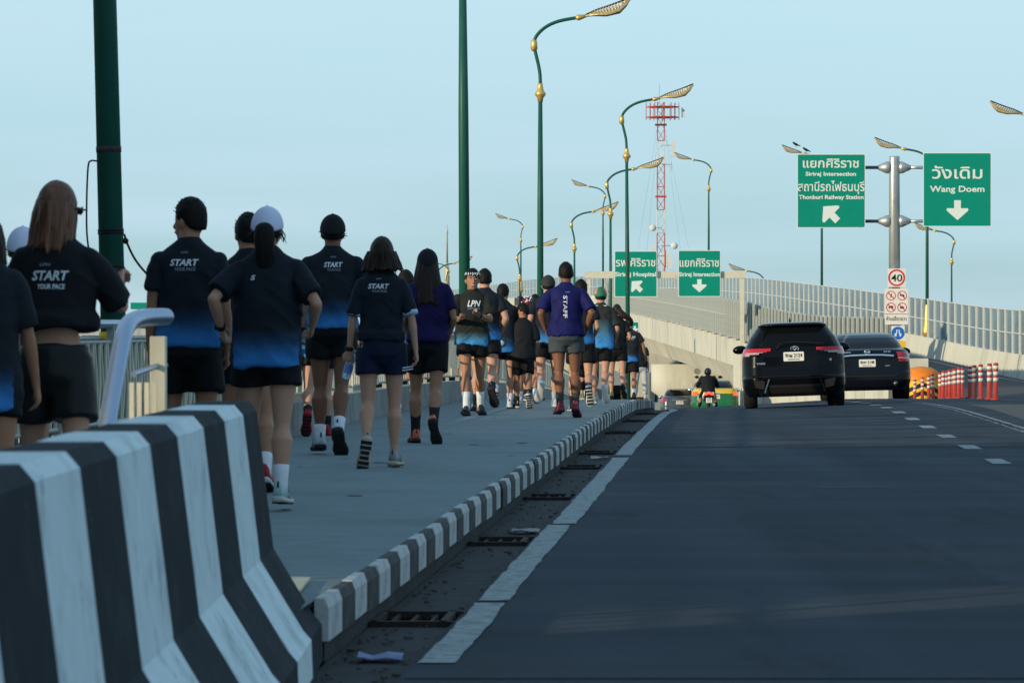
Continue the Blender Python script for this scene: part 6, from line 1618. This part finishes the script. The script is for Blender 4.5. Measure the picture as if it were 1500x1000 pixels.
# the group beyond, walking away
r12 = person('man with thick black hair just behind the smiling man, black shirt turning blue', 710, 47, 1.76, skin=0, build=1.06, arms=((-20, 14, 70, 14), (-16, 16, 66, 14)), hem=-.03, hair=('short', M_hair), slen=.5, socks=M_sockk, shoes=(S_k, S_solek), legs=((10, 12, 1, 0), (-14, 42, 0, 62)))
r13 = person('person lifting a phone to take a picture, white pouch at the waist', 737, 49, 1.60, fem=True, skin=0, head=-20, arms=((10, 8, 70, 10), (40, 14, 104, 6, (0, 1, .3), 60)), shirt=M_shirt, hem=-.12, hair=('short', M_hair), slen=.5, socks=M_sockw, shoes=(S_w, S_solew), legs=((-10, 40, 1, 60), (8, 12, 0, 2)))
phone_at(r13, 1, 'phone', 'pale phone held up beside a head in the crowd', (0, .03, .03), .2)
mb = MB(); mb.smooth = True; pz = r13['P0'].z; mb.ball((-.05, -.145, pz + .01), (.07, .03, .045), 12, 8); mb.build('waist_pouch', S_w, r13['root'])
r14 = person('boy with short black hair glancing left, plain black shirt and long black shorts', 766, 49, 1.35, skin=1, head=78, nod=8, arms=((2, 9, 50, 6), (-4, 10, 40, 6)), shirt=M_shirtblk, hem=-.07, loose=1.12, sleeve=.9, slen=.78, hair=('short', M_hair), socks=M_sockk, shoes=(S_k, S_solew), legs=((12, 14, 1, 0), (-16, 30, 0, 66)))
r15 = person('woman behind the boy in a red and black headscarf with white dots', 773, 53, 1.50, fem=True, skin=1, shirt=M_shirtblk, hair=('short', M_hair), cap=(mat('headscarf', (.10, .012, .015), .7),), slen=.5, socks=M_sockw, shoes=(S_w, S_solew), arms=((5, 8, 60, 8), (5, 8, 60, 8)))
for i in range(26):
    a_ = rs_ = rnd.uniform(math.pi * .9, math.pi * 2.1); e_ = rnd.uniform(.1, 1.2); q = r15['hpt'](math.cos(e_) * math.cos(a_) * .092, math.cos(e_) * math.sin(a_) * .112 - .006, math.sin(e_) * .115 + .025)
    mb = MB(); mb.smooth = True; mb.ball(q, .011, 8, 5); mb.build('scarf_dot', M_print, r15['root'])
r16 = person('person in a black cap between the phone taker and the headscarf', 762, 56, 1.55, fem=True, skin=0, shirt=M_shirt, hair=('short', M_hair), cap=(M_capk,), slen=.5, socks=M_sockk, shoes=(S_g, S_solew), legs=((-10, 30, 0, 40), (10, 12, 0, 0)))
r17 = person('runner in purple shorts hidden behind the black capped man', 784, 58, 1.62, fem=True, skin=1, shirt=M_shirt, hair=('short', M_hair), shorts=M_shortp, slen=.5, socks=M_sockk, shoes=(S_k, S_solek), legs=((-12, 36, 0, 50), (10, 12, 0, 0)))
r18 = person('person in a black cap worn low, left of the STAFF shirt, shirt blue below', 803, 50, 1.73, skin=0, build=1.0, arms=((-16, 14, 74, 8), (-10, 12, 70, 8)), hem=-.05, hair=('short', M_hair), cap=(mat('charcoal cap', (.028, .03, .034), .75, var=.2),), slen=.6, socks=mat('grey sock', (.3, .33, .36), .85), shoes=(S_w, S_solew), legs=((-12, 48, 1, 66), (6, 10, 0, 0)))
r19 = person('man in a violet blue shirt with STAFF printed down the back', 829, 42.9, 1.69, skin=2, build=1.10, lean=2, arms=((-24, 22, 62, 14), (-24, 24, 62, 14)), shirt=M_purple, hem=-.01, loose=1.02, sleeve=.86, shorts=M_shortg, slen=.48, hair=('short', M_hair), socks=mat('charcoal sock', (.035, .04, .045), .85), sock_h=.16, shoes=(S_m, S_m), legs=((-4, 8, -2, 10), (4, 10, 2, 24)), text=[('STAFF', .26, .046, -.01, .33, False, .02, 0, M_print, True), ('LPN', .05, .014, .02, .50, False, .03, .1, M_printb, False)], vox=.011)
r20 = person('runner behind the STAFF shirt on the right, one white tread sole raised', 851, 46.5, 1.62, fem=True, skin=0, shirt=M_shirt, hair=('short', M_hair), slen=.6, arms=((-10, 8, 60, 10), (-10, 12, 66, 10)), socks=M_sockk, shoes=(S_k, S_solew), legs=((12, 14, 1, 0), (-10, 52, 0, 82)))
r21 = person('runner in black leggings between the STAFF shirt and the green cap', 862, 58, 1.55, fem=True, skin=0, shirt=M_shirtblk, hair=('short', M_hair), slen=1.75, arms=((-10, 8, 60, 10), (-10, 10, 66, 10)), socks=None, shoes=(S_gr, S_solew), legs=((10, 12, 1, 0), (-10, 30, 0, 46)))
r22 = person('man in a green and orange cap running, grey shirt turning sky blue', 880, 52, 1.60, skin=0, build=1.0, lean=5, arms=((-14, 10, 66, 12), (-10, 14, 50, 8)), shirt=M_shirtgr, hem=-.07, loose=1.08, sleeve=.82, slen=.62, hair=('short', M_hdark), cap=(M_capg, True, ((168, M_capo), (-50, M_capo))), socks=None, shoes=(S_g, S_solew), legs=((4, 8, 1, 4), (-6, 46, -4, 78)))
mb = MB()
for q in range(3): mb.tube([(r22['J'][0][0].x - .100 + .0 * q, -.035 + q * .012, r22['P0'].z - .02), (r22['J'][0][0].x - .112, -.055 + q * .014, r22['P0'].z - .22)], .004, 4)
o = mb.build('side_stripes', M_print, r22['root']); o['kind'] = 'stuff'
mb = MB(); mb.box(r22['sp'](0, -.078, .565), (.16, .006, .012)); mb.build('collar_strip', M_print, r22['root'])
r23 = person('woman with a dark ponytail flying to the right, beyond the green cap', 904, 60, 1.50, fem=True, skin=0, lean=6, arms=((-10, 8, 70, 10), (-16, 16, 74, 8)), shirt=M_shirtblk, slen=.5, hair=('pony', M_hdark, .10, .22), socks=None, shoes=(S_gr, S_solek), legs=((-4, 10, 1, 10), (-10, 40, 0, 60)))
r24 = person('farthest black shirted runner with white shoulder lettering and blue shirt hem', 922, 74, 1.60, skin=1, build=1.12, arms=((0, 10, 40, 0), (0, 22, 20, 0)), hem=-.10, shirt=shirt_mat('black shirt with narrow blue hem', (.03, .20, .55), (.01, .03, .06), (.009, .011, .014), .22, .34), slen=.75, hair=('short', M_hair), socks=M_sockw, shoes=(S_k, S_solek), legs=((10, 12, 1, 0), (-8, 12, 0, 12)), text=[('STAFF', .22, .05, .02, .42, False, .03, .2, M_print, False), ('YOUR PACE', .16, .02, .02, .375, False, .03, .1, M_print_d, False)])
r25 = person('distant walker in pale trousers just left of the grey sedan', 938, 88, 1.50, fem=True, skin=0, shirt=M_shirtblk, shorts=mat('pale trousers', (.36, .37, .37), .8), slen=1.85, hair=('short', M_hair), shoes=(S_w, S_solew))

# the motorcyclist
rr = person('motorcyclist in a black jacket and black helmet seen from behind', 1038.5, my - .0, 1.70, skin=1, build=1.32, lean=16, seat=.74, z0=zmain(my), arms=((42, 24, 22, 0), (42, 24, 22, 0)), shirt=M_shirtblk, sleeve=1.6, hem=-.03, shorts=M_short, slen=1.9, legs=((62, 78, 20, 10), (62, 78, 20, 10)), hair=('none', None), shoes=(S_k, S_solek))
rr['root'].location.y = my + .52
mb = MB(); mb.smooth = True; mb.ball(rr['hc'] + Vector((0, -.005, .015)), (.125, .145, .14), 20, 12); mb.build('helmet', mat('helmet black', (.012, .012, .014), .25, coat=.6), rr['root'])

for m_ in (M_shirt, M_shirtlit, M_shirtgr, M_shirtblk, M_shirtnavy, M_purple, M_purple2, M_short, M_shortn, M_shortg, M_capk):
    q_ = m_.node_tree.nodes['Principled BSDF']; q_.inputs['Specular IOR Level'].default_value = .12; q_.inputs['Sheen Weight'].default_value = 0
